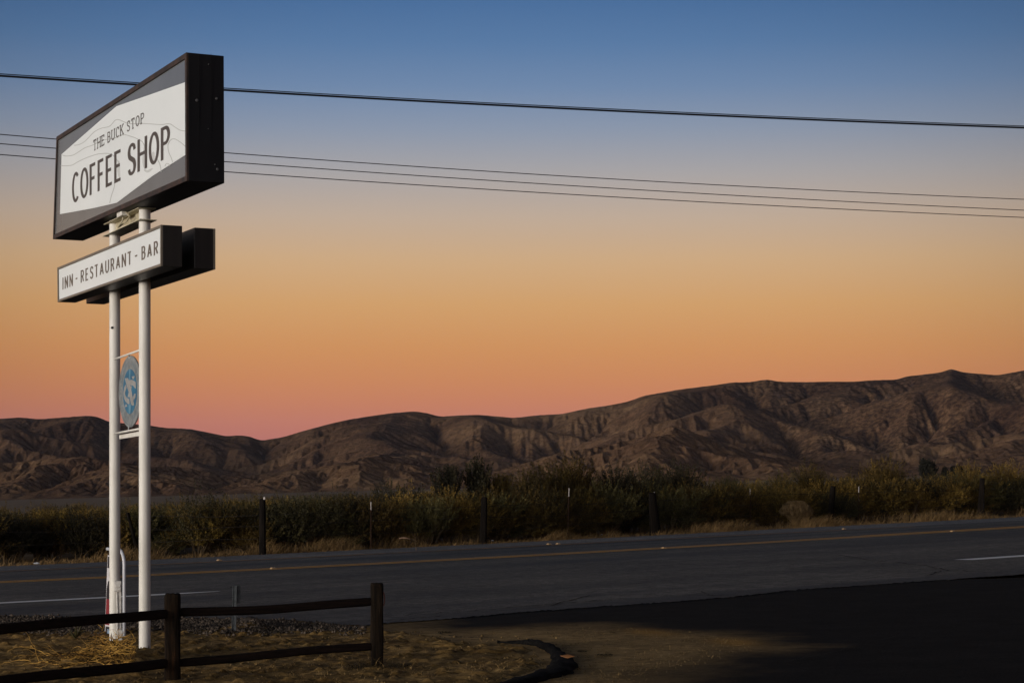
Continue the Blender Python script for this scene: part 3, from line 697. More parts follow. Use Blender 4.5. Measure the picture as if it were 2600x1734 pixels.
# massed rows behind, thinning out over the plain
cnt = 0
for row in range(14):
    back_d = 3.5 + 2.6*row + .95*row**2
    px = -220.0 + rs.uniform(0, 60)
    while px < 2820 and cnt < 245:
        p0 = fline(px); q = p0 + RN*(back_d*rs.uniform(.85, 1.2)); D = q.y; X = (px-CX)/F*D
        Lh = YH - GX*(px-CX); target = np.interp(px, [-200, 250, 480, 700, 1000, 1300, 1700, 1900, 2300, 2600], [1269, 1270, 1261, 1249, 1243, 1222, 1212, 1216, 1196, 1190]) + rs.uniform(-5, 16) + (3 if row > 4 else 0)
        hneed = H + (YH-target)/F*D - GX*X
        hh_ = min(max(hneed, .8), 1.5 if px < 450 else 2.6)
        kind = rs.choice(['mound', 'broad', 'broad', 'loose']); colr = rs.choice(['olive', 'bluegreen', 'golden', 'golden', 'olive', 'dark'])
        shrub(X, D, kind, rs.randrange(2), colr, hh_/1.7, rs.uniform(0, 6.28), 'olive and green bush in the massed rows beyond the front row', 'massed bushes on the plain', parts=False)
        cnt += 1; px += (52 + 12*row**.9)*rs.uniform(.8, 1.35)*(1.1 if row < 4 else 1.6)
print('shrubs', i, cnt)

# far trees on the plain
def far_tree(px, ytop, ybase, w, label, name='round_tree', seed=1):
    D = 330.0; X = (px-CX)/F*D; zt = H+(YH-ytop)/F*D; zb = GX*X-.07; h = zt-zb; rw = w/2/F*D
    e_ = empty(name, (X, D, zb), label=label, cat='tree')
    Vv, Ff, tw = leafy(seed, rw*1.3, rw*1.2, h, 600, 40, leaf=.2, lw=.13, lobes=16, upright=.05, low=.3, cz=(.45, .74), rz=(.2, .27))
    np_mesh('crown', Vv, Ff, FOL['far'], parent=e_)
    m = MB().tube([(X, D, zb-.1), (X+.1, D, zb+h*.3), (X, D, zb+h*.62)], [.3, .22, .12], 8)
    for a in range(4):
        q = a*1.6; m.tube([(X+.05, D, zb+h*.28), (X+math.cos(q)*rw*.5, D+math.sin(q)*rw*.5, zb+h*.65)], [.13, .05], 6)
    m.build('trunk', TWIG, e_)
far_tree(2358, 1165, 1205, 42, 'dark round crowned tree far out on the plain before the hills', seed=301)
far_tree(2431, 1181, 1204, 24, 'smaller dark tree far out, right of the round crowned tree', seed=302)
far_tree(2401, 1186, 1204, 14, 'tiny dark tree far out between two larger dark trees', seed=303)

# tumbleweed: a ball of arching straw stems
TW = noisy('tumbleweed_stem', (.13, .085, .04), (.30, .20, .095), 9, .85, .2, 0, 0)
def arc_bush(name, c, rx, rz, n, label, mt, seed, w=.006, cat='bush'):
    r = np.random.default_rng(seed); q = r.uniform(0, 6.28, n); rad = np.sqrt(r.random(n)); e_ = empty(name, c, label=label, cat=cat)
    seg = 6; V = np.zeros((n, (seg+1)*2, 3)); a2 = r.uniform(0, 6.28, n)
    for s in range(seg+1):
        t = s/seg; th = t*math.pi*.5*(1+.35*rad)
        x = np.cos(q)*rx*np.sin(th)*rad + .04*np.sin(9*t+a2); y = np.sin(q)*rx*np.sin(th)*rad + .04*np.cos(7*t+a2)
        z = rz*(1-.05*np.cos(a2))*np.sin(np.minimum(t*1.25, 1.25)*math.pi/2*(.75+.45*rad))*np.sqrt(np.clip(1.12-rad**2*.75, .1, 1))
        cpt = np.stack([x, y, z], -1); ww = w*(1-.7*t); dx = np.stack([np.cos(a2)*ww, np.sin(a2)*ww, 0*ww*a2], -1)
        V[:, 2*s] = cpt+dx; V[:, 2*s+1] = cpt-dx
    f = np.array([(2*s, 2*s+1, 2*s+3, 2*s+2) for s in range(seg)]); Fq = f[None]+(np.arange(n)*(seg+1)*2)[:, None, None]
    np_mesh('branches', V.reshape(-1, 3), Fq.reshape(-1, 4), mt, parent=e_)
    MB().tube([Vector(c), Vector(c)+Vector((.02, 0, rz*.3))], [.03, .015], 6).build('root_stem', TWIG, e_)
    return e_
p = G(2022, 1332); p.z -= .07
arc_bush('tumbleweed', p, .66, .95, 1900, 'round straw coloured tumbleweed at the far road edge before the fence', TW, 5, w=.010)

# ------------------------------------------------------------------ barbed wire fence across the road
DWD = noisy('weathered_post_wood', (.004, .003, .0025), (.011, .008, .006), 9, .95, .1, .5, .02, stretch=(1, 1, .15))
RUST = noisy('rusty_post_steel', (.02, .011, .008), (.05, .024, .014), 12, .9, .2, 0, 0); WTIP = noisy('white_tip_paint', (.35, .32, .3), (.6, .55, .52), 20, .6, .3, 0, 0)
WIRE = mat('fence_wire_metal', (.02, .016, .014), .7, .3)
fe = empty('barbed_wire_fence', tuple(G(1225, 1376)), label='old barbed wire fence with dark wooden and thin steel posts across the road', cat='fence')
def wpost(bl, br, by, tl, tr, ty, lab=None, dd=0):
    b = G((bl+br)/2, by); D = b.y; k = D/F; m = MB(); n = 12; rings = 9
    for r_ in range(rings+1):
        t = r_/rings; l = bl+(tl-bl)*t; r = br+(tr-br)*t; y = by+(ty-by)*t; c = PP((l+r)/2, y, D); rad = (r-l)/2*k
        if r_ == 0: c.z -= .25
        for a in range(n):
            q = 2*math.pi*a/n; w_ = 1+.07*math.sin(3*q+bl)+.05*math.sin(5*q+t*2); m.v.append(c + Vector((math.cos(q)*rad*w_, math.sin(q)*rad*w_*.9, (.015*math.sin(q*2+bl) if r_ == rings else 0))))
    for r_ in range(rings):
        for a in range(n): m.f.append((r_*n+a, r_*n+(a+1) % n, (r_+1)*n+(a+1) % n, (r_+1)*n+a))
    m.f.append(tuple(rings*n+a for a in range(n)))
    o = m.build('wooden_post', DWD, fe)
    if lab: o['label'] = lab
wpost(658, 676, 1405, 659, 674, 1266, 'tall dark wooden post with tiny pale knob on top')
MB().tube([PP(671.5, 1268, 57), PP(671.5, 1263, 57), PP(671.5, 1260.5, 57)], [.03, .035, .01], 8).build('post_knob', WTIP, fe)
wpost(1217, 1236, 1378, 1222.5, 1237.5, 1262); wpost(346, 358, 1411, 320, 328, 1301, 'dark wooden post leaning steeply left')
wpost(1648, 1678, 1354, 1646, 1663, 1251, 'wide wedge shaped wooden post'); wpost(2100, 2115, 1327, 2108.5, 2121.5, 1234); wpost(2480, 2500, 1312, 2488, 2500, 1214)
wpost(1000, 1008, 1380, 1002, 1010, 1271, 'short leaning stub showing above the leaves')
wpost(1441, 1453, 1358, 1443, 1450, 1263); wpost(-80, -62, 1436, -82, -66, 1290)
def tpost(xb, yb, xt, yt, off=0):
    D = G(xb, yb).y + off; a = PP(xb, yb, D) - Vector((0, 0, .2)); b = PP(xt, yt, D); c = a.lerp(b, 1-.15)
    m = MB()
    for (u, v) in (((.035, 0, 0), (0, .006, 0)), ((0, .035, 0), (.006, 0, 0))):
        u = Vector(u); v = Vector(v); m.box(a-u/2-v/2, u, v, c-a)
    o = m.build('steel_post', RUST, fe)
    m = MB()
    for (u, v) in (((.027, 0, 0), (0, .008, 0)), ((0, .027, 0), (.008, 0, 0))):
        u = Vector(u); v = Vector(v); m.box(c-u/2-v/2, u, v, b-c)
    m.build('white_tip', WTIP, o)
tpost(942, 1392, 942, 1274); tpost(1441, 1364, 1445, 1239, -.4); tpost(1650, 1352, 1661.5, 1249, -.5); tpost(1907, 1336, 1904.5, 1241); tpost(2179.5, 1323, 2180.5, 1235)
for k_, hw in enumerate((1.12, .78, .42)):
    pts = []
    for px in np.linspace(-250, 2850, 90):
        p = fline(px); p.z += hw + .02*math.sin(px*.02+k_*2) + .03*math.sin(px*.007+k_); pts.append(p)
    MB().tube(pts, .006, 5).build('wire', WIRE, fe)

# ------------------------------------------------------------------ litter, reflectors
PLA = noisy('white_plastic', (.35, .36, .38), (.6, .62, .65), 8, .5, .4, 0, 0)
def crumple(name, c, r, mt, seed, label, cat, flat=.4, stretch=1.6, group=None):
    rr = np.random.default_rng(seed); m = MB(); n1_, n2_ = 7, 10; c = Vector(c)
    for i_ in range(n1_+1):
        th = math.pi*i_/n1_
        for j_ in range(n2_):
            ph = 2*math.pi*j_/n2_; q = r*rr.uniform(.65, 1.25); m.v.append(c+Vector((math.sin(th)*math.cos(ph)*q*stretch, math.sin(th)*math.sin(ph)*q, max(math.cos(th), -.4)*q*flat + r*flat*.4)))
    for i_ in range(n1_):
        for j_ in range(n2_): m.f.append((i_*n2_+j_, i_*n2_+(j_+1) % n2_, (i_+1)*n2_+(j_+1) % n2_, (i_+1)*n2_+j_))
    return tag(m.build(name, mt, origin=c), label, cat, group)
crumple('plastic_litter', G(93, 1431), .055, PLA, 1, 'crumpled white plastic litter in the grass left of the sign poles', 'litter', .5)
PAP = noisy('tan_litter', (.17, .10, .06), (.27, .17, .11), 8, .6, .3, 0, 0)
crumple('scrap_of_litter', G(2333, 1348) + Vector((0, 0, .0)), .07, PAP, 2, 'tan scrap lying at the road edge right of the tumbleweed', 'litter')if False else None
e_ = empty('broken_leaf_debris', tuple(G(1022, 1398)), label='pale brown broad scrap on a bent stick before the bushes', cat='debris')
c = G(1022, 1398); c0 = Vector((c.x, c.y, c.z+.35))
m = MB(); 
for a in range(9):
    t = a/8; w = .035*math.sin(math.pi*min(t*1.0+.08, 1))**.8; x = c0.x-.10+.34*t; z = c0.z+.03*math.sin(t*3)-.03*t
    m.v += [Vector((x, c0.y-.02, z+w*.7)), Vector((x, c0.y-.05, z+w*.1)), Vector((x, c0.y+.02, z-w*.55))]
for a in range(8): m.f += [(3*a, 3*a+3, 3*a+4, 3*a+1), (3*a+1, 3*a+4, 3*a+5, 3*a+2)]
o = m.build('scrap', PAP, e_, True); sm = o.modifiers.new('thick', 'SOLIDIFY'); sm.thickness = .008
MB().tube([c0+Vector((.2, 0, -.01)), c0+Vector((.36, 0, -.04)), c0+Vector((.38, .0, -.25)), c0+Vector((.42, 0, -.55))], [.012, .010, .010, .012], 6).build('stick', TWIG, e_)
for j, (x_, y_, lb) in enumerate([(884, 1399, 'at the foot of the wooden post'), ]): pass
for j, (x_, y_, r_, lb) in enumerate([(1250, 1373, .035, 'beside the foot of the wooden post under the dark spires'), (1822, 1341, .07, 'largest, at the road edge left of the tumbleweed'), (1838, 1342, .04, 'just right of the largest one'), (1528, 1358, .03, 'between the centre steel post and the wedge post'), (2137, 1321, .04, 'right of the leaning wooden post near the tumbleweed'), (2155, 1326, .05, 'under the last white tipped steel post')]):
    crumple('litter_scrap', G(x_, y_)+Vector((0, 0, .01)), r_, PLA if j != 5 else PAP, 10+j, 'small pale scrap of litter ' + lb, 'litter', group='litter scraps along the far road edge')
CER = noisy('marker_ceramic', (.3, .19, .09), (.42, .29, .16), 15, .4, .5, 0, 0)
for j, (x_, y_, lb) in enumerate([(557, 1423.5, 'on the faded far line right of the sign poles'), (693, 1444.5, 'on the double yellow line right of the sign poles'), (1394, 1382.5, 'on the far line, left one of the close pair'), (1417, 1381.5, 'on the far line, right one of the close pair'), (1686, 1392, 'on the double yellow line right of centre'), (2143, 1344, 'on the far line below the tumbleweed side'), (2418, 1350, 'on the double yellow line near the right border')]):
    p = G(x_, y_, .008); m = MB(); u = RU*.065; v = RN*.06; s_ = .62
    m.hexa([p-u-v, p+u-v, p+u+v, p-u+v, p-u*s_-v*s_+Vector((0, 0, .035)), p+u*s_-v*s_+Vector((0, 0, .035)), p+u*s_+v*s_+Vector((0, 0, .035)), p-u*s_+v*s_+Vector((0, 0, .035))])
    tag(m.build('road_reflector', CER, origin=p, bevel=.006), 'small raised road reflector ' + lb, 'road reflector', 'raised reflectors on the highway')

# ------------------------------------------------------------------ split rail fence by the lot
RAILW = mat('dark_rail_wood', (.03, .018, .012), .9, .1)
tco = nn(RAILW, 'ShaderNodeTexCoord').outputs['Object']
g1 = noise(RAILW, 6, 8, .7, vec=tco, stretch=(6, 6, .5)); g2 = noise(RAILW, 2.2, 4, .6, vec=tco)
r1 = cramp(RAILW, g1.outputs[0], [(.35, (.003, .0022, .0016)), (.58, (.013, .0085, .005)), (.72, (.032, .016, .007))]); r2_ = cramp(RAILW, g2.outputs[0], [(.5, (1, 1, 1)), (.72, (1.4, 1.05, .8))])
lk(RAILW, mixc(RAILW, 1.0, r1.outputs[0], r2_.outputs[0], 'MULTIPLY'), bsdf(RAILW).inputs['Base Color']); bump(RAILW, g1.outputs[0], .6, .01)
RAILM = mat('dark_rail_wood_lengthwise', (.02, .013, .01), .92, .08)
tco = nn(RAILM, 'ShaderNodeTexCoord').outputs['Object']
g1 = noise(RAILM, 6, 8, .7, vec=tco, rot=(0, 0, -R(30)), stretch=(.5, 6, 8)); r1 = cramp(RAILM, g1.outputs[0], [(.35, (.006, .0045, .004)), (.7, (.02, .012, .009))])
lk(RAILM, r1.outputs[0], bsdf(RAILM).inputs['Base Color']); bump(RAILM, g1.outputs[0], .6, .01)
PR = G(957, 1692); PM = Vector((-3.245, 19.03, -.084)); dl = Vector((-1.31, -1.33, 0)).normalized(); PL = PM + dl*2.35; PL.z = GX*PL.x; PL2 = PL + dl*2.3
rf = empty('split_rail_fence', tuple(PR), label='low dark wooden post and rail fence in the near left foreground', cat='fence')
def rpost(c, w, ztop, ang, lean=(0, 0)):
    m = MB(); n = 16; prof = [(-.3, 1), (0, 1.0), (.3, .985), (.6, 1.0), (ztop-.035, .99), (ztop-.012, .94), (ztop, .82)]
    for (z, s) in prof:
        for a in range(n):
            q = 2*math.pi*a/n; cq, sq = math.cos(q), math.sin(q); e = 5.0; rr_ = (abs(cq)**e+abs(sq)**e)**(-1/e)
            x, y = cq*rr_*w/2*s, sq*rr_*w/2*s; x += .004*math.sin(z*9+q*3); ca, sa = math.cos(ang), math.sin(ang)
            m.v.append(Vector((c.x + x*ca-y*sa + lean[0]*z, c.y + x*sa+y*ca, c.z+z + (.006*math.sin(q*3) if z >= ztop-.02 else 0))))
    for r_ in range(len(prof)-1):
        for a in range(n): m.f.append((r_*n+a, r_*n+(a+1) % n, (r_+1)*n+(a+1) % n, (r_+1)*n+a))
    m.f.append(tuple((len(prof)-1)*n+a for a in range(n)))
    return m.build('post', RAILW, rf, False, .008)
dr = (PR-PM).normalized(); rpost(PR, .128, .845, math.atan2(dr.y, dr.x)*.25); rpost(PM, .148, .845, .1, (.0, 0)); rpost(PL, .15, .845, math.atan2(dl.y, dl.x)); rpost(PL2, .15, .845, math.atan2(dl.y, dl.x))
def rail(a, b, z0, z1, hgt, dep, seed, sag=.0):
    rr_ = random.Random(seed); n = 18; k_ = 12; m = MB(); t_ = (b-a); t_.z = 0; t_.normalize(); nr = Vector((-t_.y, t_.x, 0))
    for i_ in range(n+1):
        t = i_/n; tp = min(1, .72 + 6*min(t, 1-t)); c = a.lerp(b, t); z = z0+(z1-z0)*t - sag*math.sin(math.pi*t) + .004*math.sin(t*9+seed)
        for q_ in range(k_):
            q = 2*math.pi*q_/k_; cq, sq = math.cos(q), math.sin(q); e = 4.; f_ = (abs(cq)**e+abs(sq)**e)**(-1/e)*(1+rr_.uniform(-.03, .03))
            m.v.append(Vector((c.x, c.y, z)) + nr*cq*f_*dep/2*tp + Vector((0, 0, 1))*sq*f_*hgt/2*tp)
    for i_ in range(n):
        for q_ in range(k_): m.f.append((i_*k_+q_, (i_+1)*k_+q_, (i_+1)*k_+(q_+1) % k_, i_*k_+(q_+1) % k_))
    m.f.append(tuple(range(k_))); m.f.append(tuple(n*k_+q_ for q_ in range(k_))[::-1])
    return m.build('rail', RAILM, rf, False, .004)
rail(PM, PR, .575, .627, .086, .06, 1, .018); rail(PM, PR, .088, .178, .082, .06, 2, -.006)
def zat(py, D): return H + (YH-py)/F*D
DL0 = 17.72; tL = ((PM - PL).length)
cL = PM.lerp(PL, (PM.y-DL0)/(PM.y-PL.y))
zl = zat(1595, DL0); zl2 = zat(1727, DL0); fr_ = (PM.x-cL.x)/(PM.x-PL.x)
rail(PL, PM, .57-(.57-zl)/fr_, .574, .092, .07, 3); rail(PL, PM, .10-(.10-zl2)/fr_, .10, .095, .07, 4)
rail(PL2, PL, zl-.1, .57-(.57-zl)/fr_, .092, .07, 5); rail(PL2, PL, zl2-.1, .10-(.10-zl2)/fr_, .095, .07, 6)
# metal loop on the right face of the end post
RM = mat('pale_orange_reflector', (.10, .03, .015), .5, .4)
MB().tube([(PR.x+.068, PR.y-.02, .58), (PR.x+.078, PR.y-.02, .62), (PR.x+.078, PR.y-.02, .68), (PR.x+.066, PR.y-.02, .72)], .006, 6).build('reflector', RM, rf)

# ------------------------------------------------------------------ galvanised marker post
GAL = noisy('galvanised_steel', (.045, .052, .056), (.10, .115, .12), 12, .5, .5, .1, .002); bsdf(GAL).inputs['Metallic'].default_value = .35
pb = G(593, 1612); D = pb.y; k_ = D/F
mk = empty('marker_post', tuple(pb), label='short galvanised steel marker post with back of a small plate, in the gravel', cat='marker post')
m = MB(); x0, x1 = (587-CX)*k_, (598-CX)*k_; zt = zat(1487, D)
m.box((x0, D, pb.z-.1), (.008, 0, 0), (0, .045, 0), (.016, 0, zt-pb.z+.1)); m.box((x0+.0085, D+.018, pb.z-.1), ((x1-x0)-.017, 0, 0), (0, .006, 0), (.016, 0, zt-pb.z+.1)); m.box((x1-.008, D, pb.z-.1), (.008, 0, 0), (0, .045, 0), (.016, 0, zt-pb.z+.1))
m.build('channel_post', GAL, mk)
m = MB().box(((588-CX)*k_+.02, D+.05, zat(1532, D)), ((609-592)*k_, .02, 0), (0, .004, 0), (.0, 0, zat(1486, D)-zat(1532, D))); m.build('plate', GAL, mk, bevel=.0015)
m = MB()
for zy in (1490, 1516): m.tube([((585-CX)*k_, D-.005, zat(zy, D)), ((592-CX)*k_, D+.01, zat(zy, D))], .007, 6)
m.build('bolt', mat('bolt_dark', (.03, .03, .035), .5), mk)

# ------------------------------------------------------------------ rock, agave, brush pile
ROCK = noisy('dark_rock', (.018, .016, .015), (.07, .055, .045), 14, .9, .2, .6, .02)
import bmesh
bm = bmesh.new(); bmesh.ops.create_icosphere(bm, subdivisions=3, radius=1); c = G(632, 1597)
for v in bm.verts:
    d = 1 + .35*(float(vnoise(np.array([v.co.x*1.7+3]), np.array([v.co.y*1.7+v.co.z*2.1]), 4)[0])-.5); v.co = Vector((v.co.x*.135*d, v.co.y*.10*d, v.co.z*.085*d))
me = bpy.data.meshes.new('rock'); bm.to_mesh(me); bm.free(); me.materials.append(ROCK)
o = bpy.data.objects.new('rock', me); COL.objects.link(o); o.location = c + Vector((0, 0, .085)); o.rotation_euler = (0, R(-12), .3); tag(o, 'dark angular rock on the dirt beside the galvanised marker post', 'rock')
AG = noisy('agave_leaf', (.035, .032, .012), (.10, .085, .03), 5, .6, .3, 0, 0)
c = G(192, 1630); c.z = verge_z(c.x, c.y); ag = empty('yucca_seedling', tuple(c), label='small spiky dark yucca growing in the dirt left of the sign poles', cat='plant'); m = MB()
for a in range(15):
    q = a*2.4; tl = .35+.6*((a*37) % 10)/10; ln_ = .13+.09*((a*53) % 7)/7; d = Vector((math.cos(q)*tl, math.sin(q)*tl, 1-.4*tl)).normalized(); s_ = d.cross(Vector((0, 0, 1))).normalized()*.014
    p0, p1, p2 = c, c+d*ln_*.5+Vector((0, 0, -.004)), c+d*ln_; b0 = len(m.v)
    m.v += [p0-s_*.6, p0+s_*.6, p1-s_, p1+s_, p2, p0+Vector((0, 0, .012)), p1+Vector((0, 0, .01))]; m.f += [(b0, b0+5, b0+6, b0+2), (b0+5, b0+1, b0+3, b0+6), (b0+2, b0+6, b0+4), (b0+6, b0+3, b0+4), (b0, b0+2, b0+3, b0+1), (b0+2, b0+4, b0+3)]
m.build('leaves', AG, ag)
BR = noisy('dead_branch', (.24, .125, .025), (.62, .36, .08), 4, .8, .2, 0, 0)
c = G(285, 1684); c.z = verge_z(c.x, c.y)-.02; bp = empty('brush_pile', tuple(c), label='heap of golden dead branches on the dirt behind the rail fence', cat='brush pile')
r = random.Random(17); m = MB(); md = MB()
def branch(mm, p, d, L_, rad, depth):
    pts = [p]; q = p.copy(); dd = d.copy(); n_ = 7
    for i_ in range(n_):
        dd = (dd + Vector((r.uniform(-.38, .38), r.uniform(-.38, .38), r.uniform(-.34, .20)))).normalized(); q = q + dd*L_/n_; g_ = verge_z(q.x, q.y)+.006
        if q.z < g_: q.z = g_; dd.z = abs(dd.z)*.3
        if CX + F*q.x/q.y > 346: break
        pts.append(q.copy())
        if depth and r.random() < .5: branch(mm, q.copy(), (dd+Vector((r.uniform(-.9, .9), r.uniform(-.9, .9), r.uniform(-.3, .5)))).normalized(), L_*.5, rad*.6, depth-1)
    if len(pts) > 2: mm.tube(pts, [rad*(1-.75*i_/n_) for i_ in range(len(pts))], 5)
for i_ in range(170):
    px_ = r.choice([r.gauss(270, 42), r.gauss(285, 42), r.gauss(150, 40), r.gauss(300, 22)]); px_ = min(px_, 335); py_ = r.uniform(1676, 1706); b = G(px_, py_)
    hz = .12*math.exp(-((px_-275)/70)**2)*r.random(); b.z = verge_z(b.x, b.y)+.01+hz
    branch(m if i_ % 3 else md, b, Vector((r.uniform(-1, 1), r.uniform(-.4, .4), r.uniform(-.05, .25))).normalized(), r.uniform(.16, .40), r.uniform(.003, .007), 1)
m.build('twig_mass', BR, bp)['kind'] = 'stuff'; md.build('dead_undergrowth', noisy('dead_undergrowth', (.02, .012, .006), (.07, .04, .015), 5, .9, .1, 0, 0), bp)['kind'] = 'stuff'
ORL = mat('orange_leaf', (.24, .10, .03), .7)
c = G(1441, 1692, .09); tag(MB().add([c+Vector((-.07, 0, .02)), c+Vector((0, -.03, 0)), c+Vector((.07, 0, .015)), c+Vector((0, .04, .03)), c+Vector((-.07, 0, .016)), c+Vector((0, -.03, -.004)), c+Vector((.07, 0, .011)), c+Vector((0, .04, .026))],
    [(0, 1, 2), (0, 2, 3), (4, 6, 5), (4, 7, 6), (0, 4, 5, 1), (1, 5, 6, 2), (2, 6, 7, 3), (3, 7, 4, 0)]).build('fallen_leaf', ORL, origin=c), 'orange dry leaf lying on the black curved curb', 'leaf')
# dark weed tufts dotted on the dirt
WEED = noisy('dead_weed', (.015, .012, .008), (.05, .036, .02), 5, .9, .1, 0, 0)
def tuft(px_, py_, r0, h0, n_, seed, label):
    rr_ = np.random.default_rng(seed); c = G(px_, py_); c.z = verge_z(c.x, c.y) if px_ < 1400 else GX*c.x-.006
    q = rr_.uniform(0, 6.28, n_); rad = r0*np.sqrt(rr_.random(n_)); base = np.stack([np.cos(q)*rad, np.sin(q)*rad*1.3, 0*q], -1)
    o = blades('weed_tuft', base, h0*rr_.uniform(.4, 1.1, n_), np.stack([rr_.normal(0, h0*.8, n_), rr_.normal(0, h0*.8, n_)], -1), .004, WEED)
    o.location = c; tag(o, label, 'weed', 'dead weed tufts on the dirt')
for a in [(930, 1697, .20, .05, 260, 1, 'dark dead weeds left of the end rail post foot'), (1010, 1697, .16, .05, 220, 2, 'dark dead weeds right of the end rail post foot'), (1535, 1661, .09, .02, 120, 3, 'flat dark tuft on the dust right of the curb bend'), (1478, 1652, .05, .02, 70, 4, 'small dark tuft above and right of the curb bend'),
          (1130, 1604, .09, .03, 110, 5, 'dark tuft on the dirt between rail fence and road'), (1555, 1594+10, .04, .015, 50, 6, 'tiny dark tuft farthest right on the dust'), (530, 1660, .12, .03, 120, 7, 'dark weeds seen between the rails near the marker post'), (225, 1655, .10, .03, 110, 8, 'dark weeds in front of the small yucca')]: tuft(*a)

# ------------------------------------------------------------------ the pylon sign
TA = math.atan2(2400, F); U = Vector((-math.sin(TA), math.cos(TA), 0)); Vv_ = Vector((math.cos(TA), math.sin(TA), 0))
PN = G(367.5, 1655)
def solve_t(px, v=0.0):
    """how far along U (from the near pole) the vertical plane at offset v is seen in column px"""
    o = PN + Vv_*v; a = (px-CX)/F; return (a*o.y - o.x)/(U.x - a*U.y)
def FP(px, py, v): 
    o = PN + Vv_*v + U*solve_t(px, v); return Vector((o.x, o.y, H+(YH-py)/F*o.y))
UF = solve_t(291.5); PFAR = PN + U*UF; PFAR.z = GX*PFAR.x
z1 = lambda x, y: (100+x*.44643, 100+y*.44643)     # coordinates read off an enlargement of the sign
z3 = lambda x, y: (240+x*.17225, 860+y*.17225)

POLEM = mat('white_pole_paint', (.62, .60, .55), .5, .4)
n_ = noise(POLEM, 5, 6, .6, stretch=(1, 1, .25)); r_ = cramp(POLEM, n_.outputs[0], [(.3, (.56, .54, .48)), (.55, (.72, .70, .64)), (.75, (.77, .75, .70))])
n2_ = noise(POLEM, 16, 8, .8); r3 = cramp(POLEM, n2_.outputs[0], [(.66, (1, 1, 1)), (.73, (.50, .40, .28))])
lk(POLEM, mixc(POLEM, 1.0, r_.outputs[0], r3.outputs[0], 'MULTIPLY'), bsdf(POLEM).inputs['Base Color']); bump(POLEM, n2_.outputs[0], .12, .004)
STEELP = noisy('cream_steel_paint', (.26, .21, .10), (.52, .47, .34), 3.5, .55, .4, .1, .003, lo=.3, hi=.55)
CAB = noisy('black_cabinet_metal', (.005, .005, .006), (.009, .009, .010), 3, .5, .2, .08, .004, stretch=(1, 1, .15))
RIM = noisy('rusty_brown_trim', (.010, .008, .0075), (.05, .027, .018), 7, .6, .4, .1, .003)
BRZ = noisy('bronze_trim', (.13, .108, .082), (.17, .14, .105), 3, .5, .5, 0, 0)
CAB2 = noisy('dark_bronze_metal', (.010, .0085, .0075), (.018, .0155, .0135), 3, .45, .3, .05, .003, stretch=(3, 3, .05))
FACEG = noisy('grey_sign_acrylic', (.115, .118, .122), (.14, .142, .145), .8, .24, .5, 0, 0)
FACEW = noisy('white_sign_acrylic', (.70, .74, .745), (.74, .775, .78), .9, .4, .4, 0, 0)
INK = noisy('dark_brown_lettering', (.062, .052, .045), (.075, .062, .054), 4, .5, .4, 0, 0)
CONT = mat('pale_contour_ink', (.45, .47, .46), .5, .4); SHADE_INK = mat('painted_shade_ink', (.55, .57, .565), .5, .4)
root = empty('pylon_sign', (PN.x, PN.y, PN.z), label='tall roadside sign: black cabinet over narrow cabinets on two white poles', cat='sign')
PRAD = 29.3/2/F*PN.y
ztop = FP(357, 520, 0).z
def tapered_pole(base, r, z0, z1_):
    m = MB(); m.tube([(base.x, base.y, z0), (base.x, base.y, z0+.02), (base.x, base.y, (z0+z1_)/2), (base.x, base.y, z1_)], r, 32); return m.build('pole', POLEM, root, True)
pn = tapered_pole(PN, PRAD, PN.z-.3, ztop+.1); pf = tapered_pole(PFAR, PRAD*.98, PFAR.z-.3, ztop+.1)
for o in (pn, pf):
    es = o.modifiers.new('es', 'EDGE_SPLIT'); es.split_angle = R(50)
# hand-hole on far pole
c = PFAR - Vv_*PRAD*.3 - Vector((0, 1, 0))*PRAD*.93; c.z = FP(296, 832, 0).z
MB().tube([c, c+Vector((0, .02, 0))], .016, 10).build('bolt_hole', mat('hole_dark', (.01, .01, .01), .9), pf)
# peeling rust collar at the feet
RST = noisy('rust_flake', (.03, .02, .014), (.11, .07, .045), 20, .9, .2, .4, .01)
def collar(base, pr, seed, z0=-.03, hgt=.07):
    rr_ = random.Random(seed); m = MB(); n = 40; hs = [hgt*rr_.uniform(.1, 1)*(1.6 if i_ % 9 == 0 else .5) for i_ in range(n)]
    for i_ in range(n):
        q = 2*math.pi*i_/n; x, y = math.cos(q)*(PRAD+.003), math.sin(q)*(PRAD+.003); m.v += [Vector((base.x+x, base.y+y, base.z+z0)), Vector((base.x+x, base.y+y, base.z+.035+hs[i_]))]
    for i_ in range(n): j_ = (i_+1) % n; m.f.append((2*i_, 2*j_, 2*j_+1, 2*i_+1))
    m.build('rust_collar', RST, pr)
collar(PN, pn, 3, hgt=.04); collar(PFAR, pf, 5, hgt=.09)

def cabinet(name, v0, v1, cf, cb, bodym, trimm, rimw, facem=None, parent=None, inset=.02, out_=.0):
    """cf: near-top, near-bottom, far-top, far-bottom pixels of the front face"""
    nt_, nb_, ft, fb = [FP(*q, v0) for q in cf]; d = Vv_*(v1-v0)
    m = MB(); o = None
    # body
    m.hexa([nb_, fb, fb+d, nb_+d, nt_, ft, ft+d, nt_+d]); body = m.build(name, bodym, parent, bevel=.006)
    # frame rim proud of the face
    out = -Vv_*.02; quad = [nb_, fb, ft, nt_]; cen = (nb_+fb+ft+nt_)/4
    def insetp(p, nxt, prv): 
        a = (nxt-p).normalized(); b = (prv-p).normalized(); return p + (a+b)*rimw
    inn = [insetp(quad[i_], quad[(i_+1) % 4], quad[(i_-1) % 4]) for i_ in range(4)]
    m = MB()
    for i_ in range(4):
        j_ = (i_+1) % 4; a, b, c_, d_ = quad[i_], quad[j_], inn[j_], inn[i_]
        m.hexa([a-out*.1, b-out*.1, c_-out*.1, d_-out*.1, a+out, b+out, c_+out, d_+out])
    rim = m.build('trim_frame', trimm, body, bevel=.002)
    return body, rim, inn
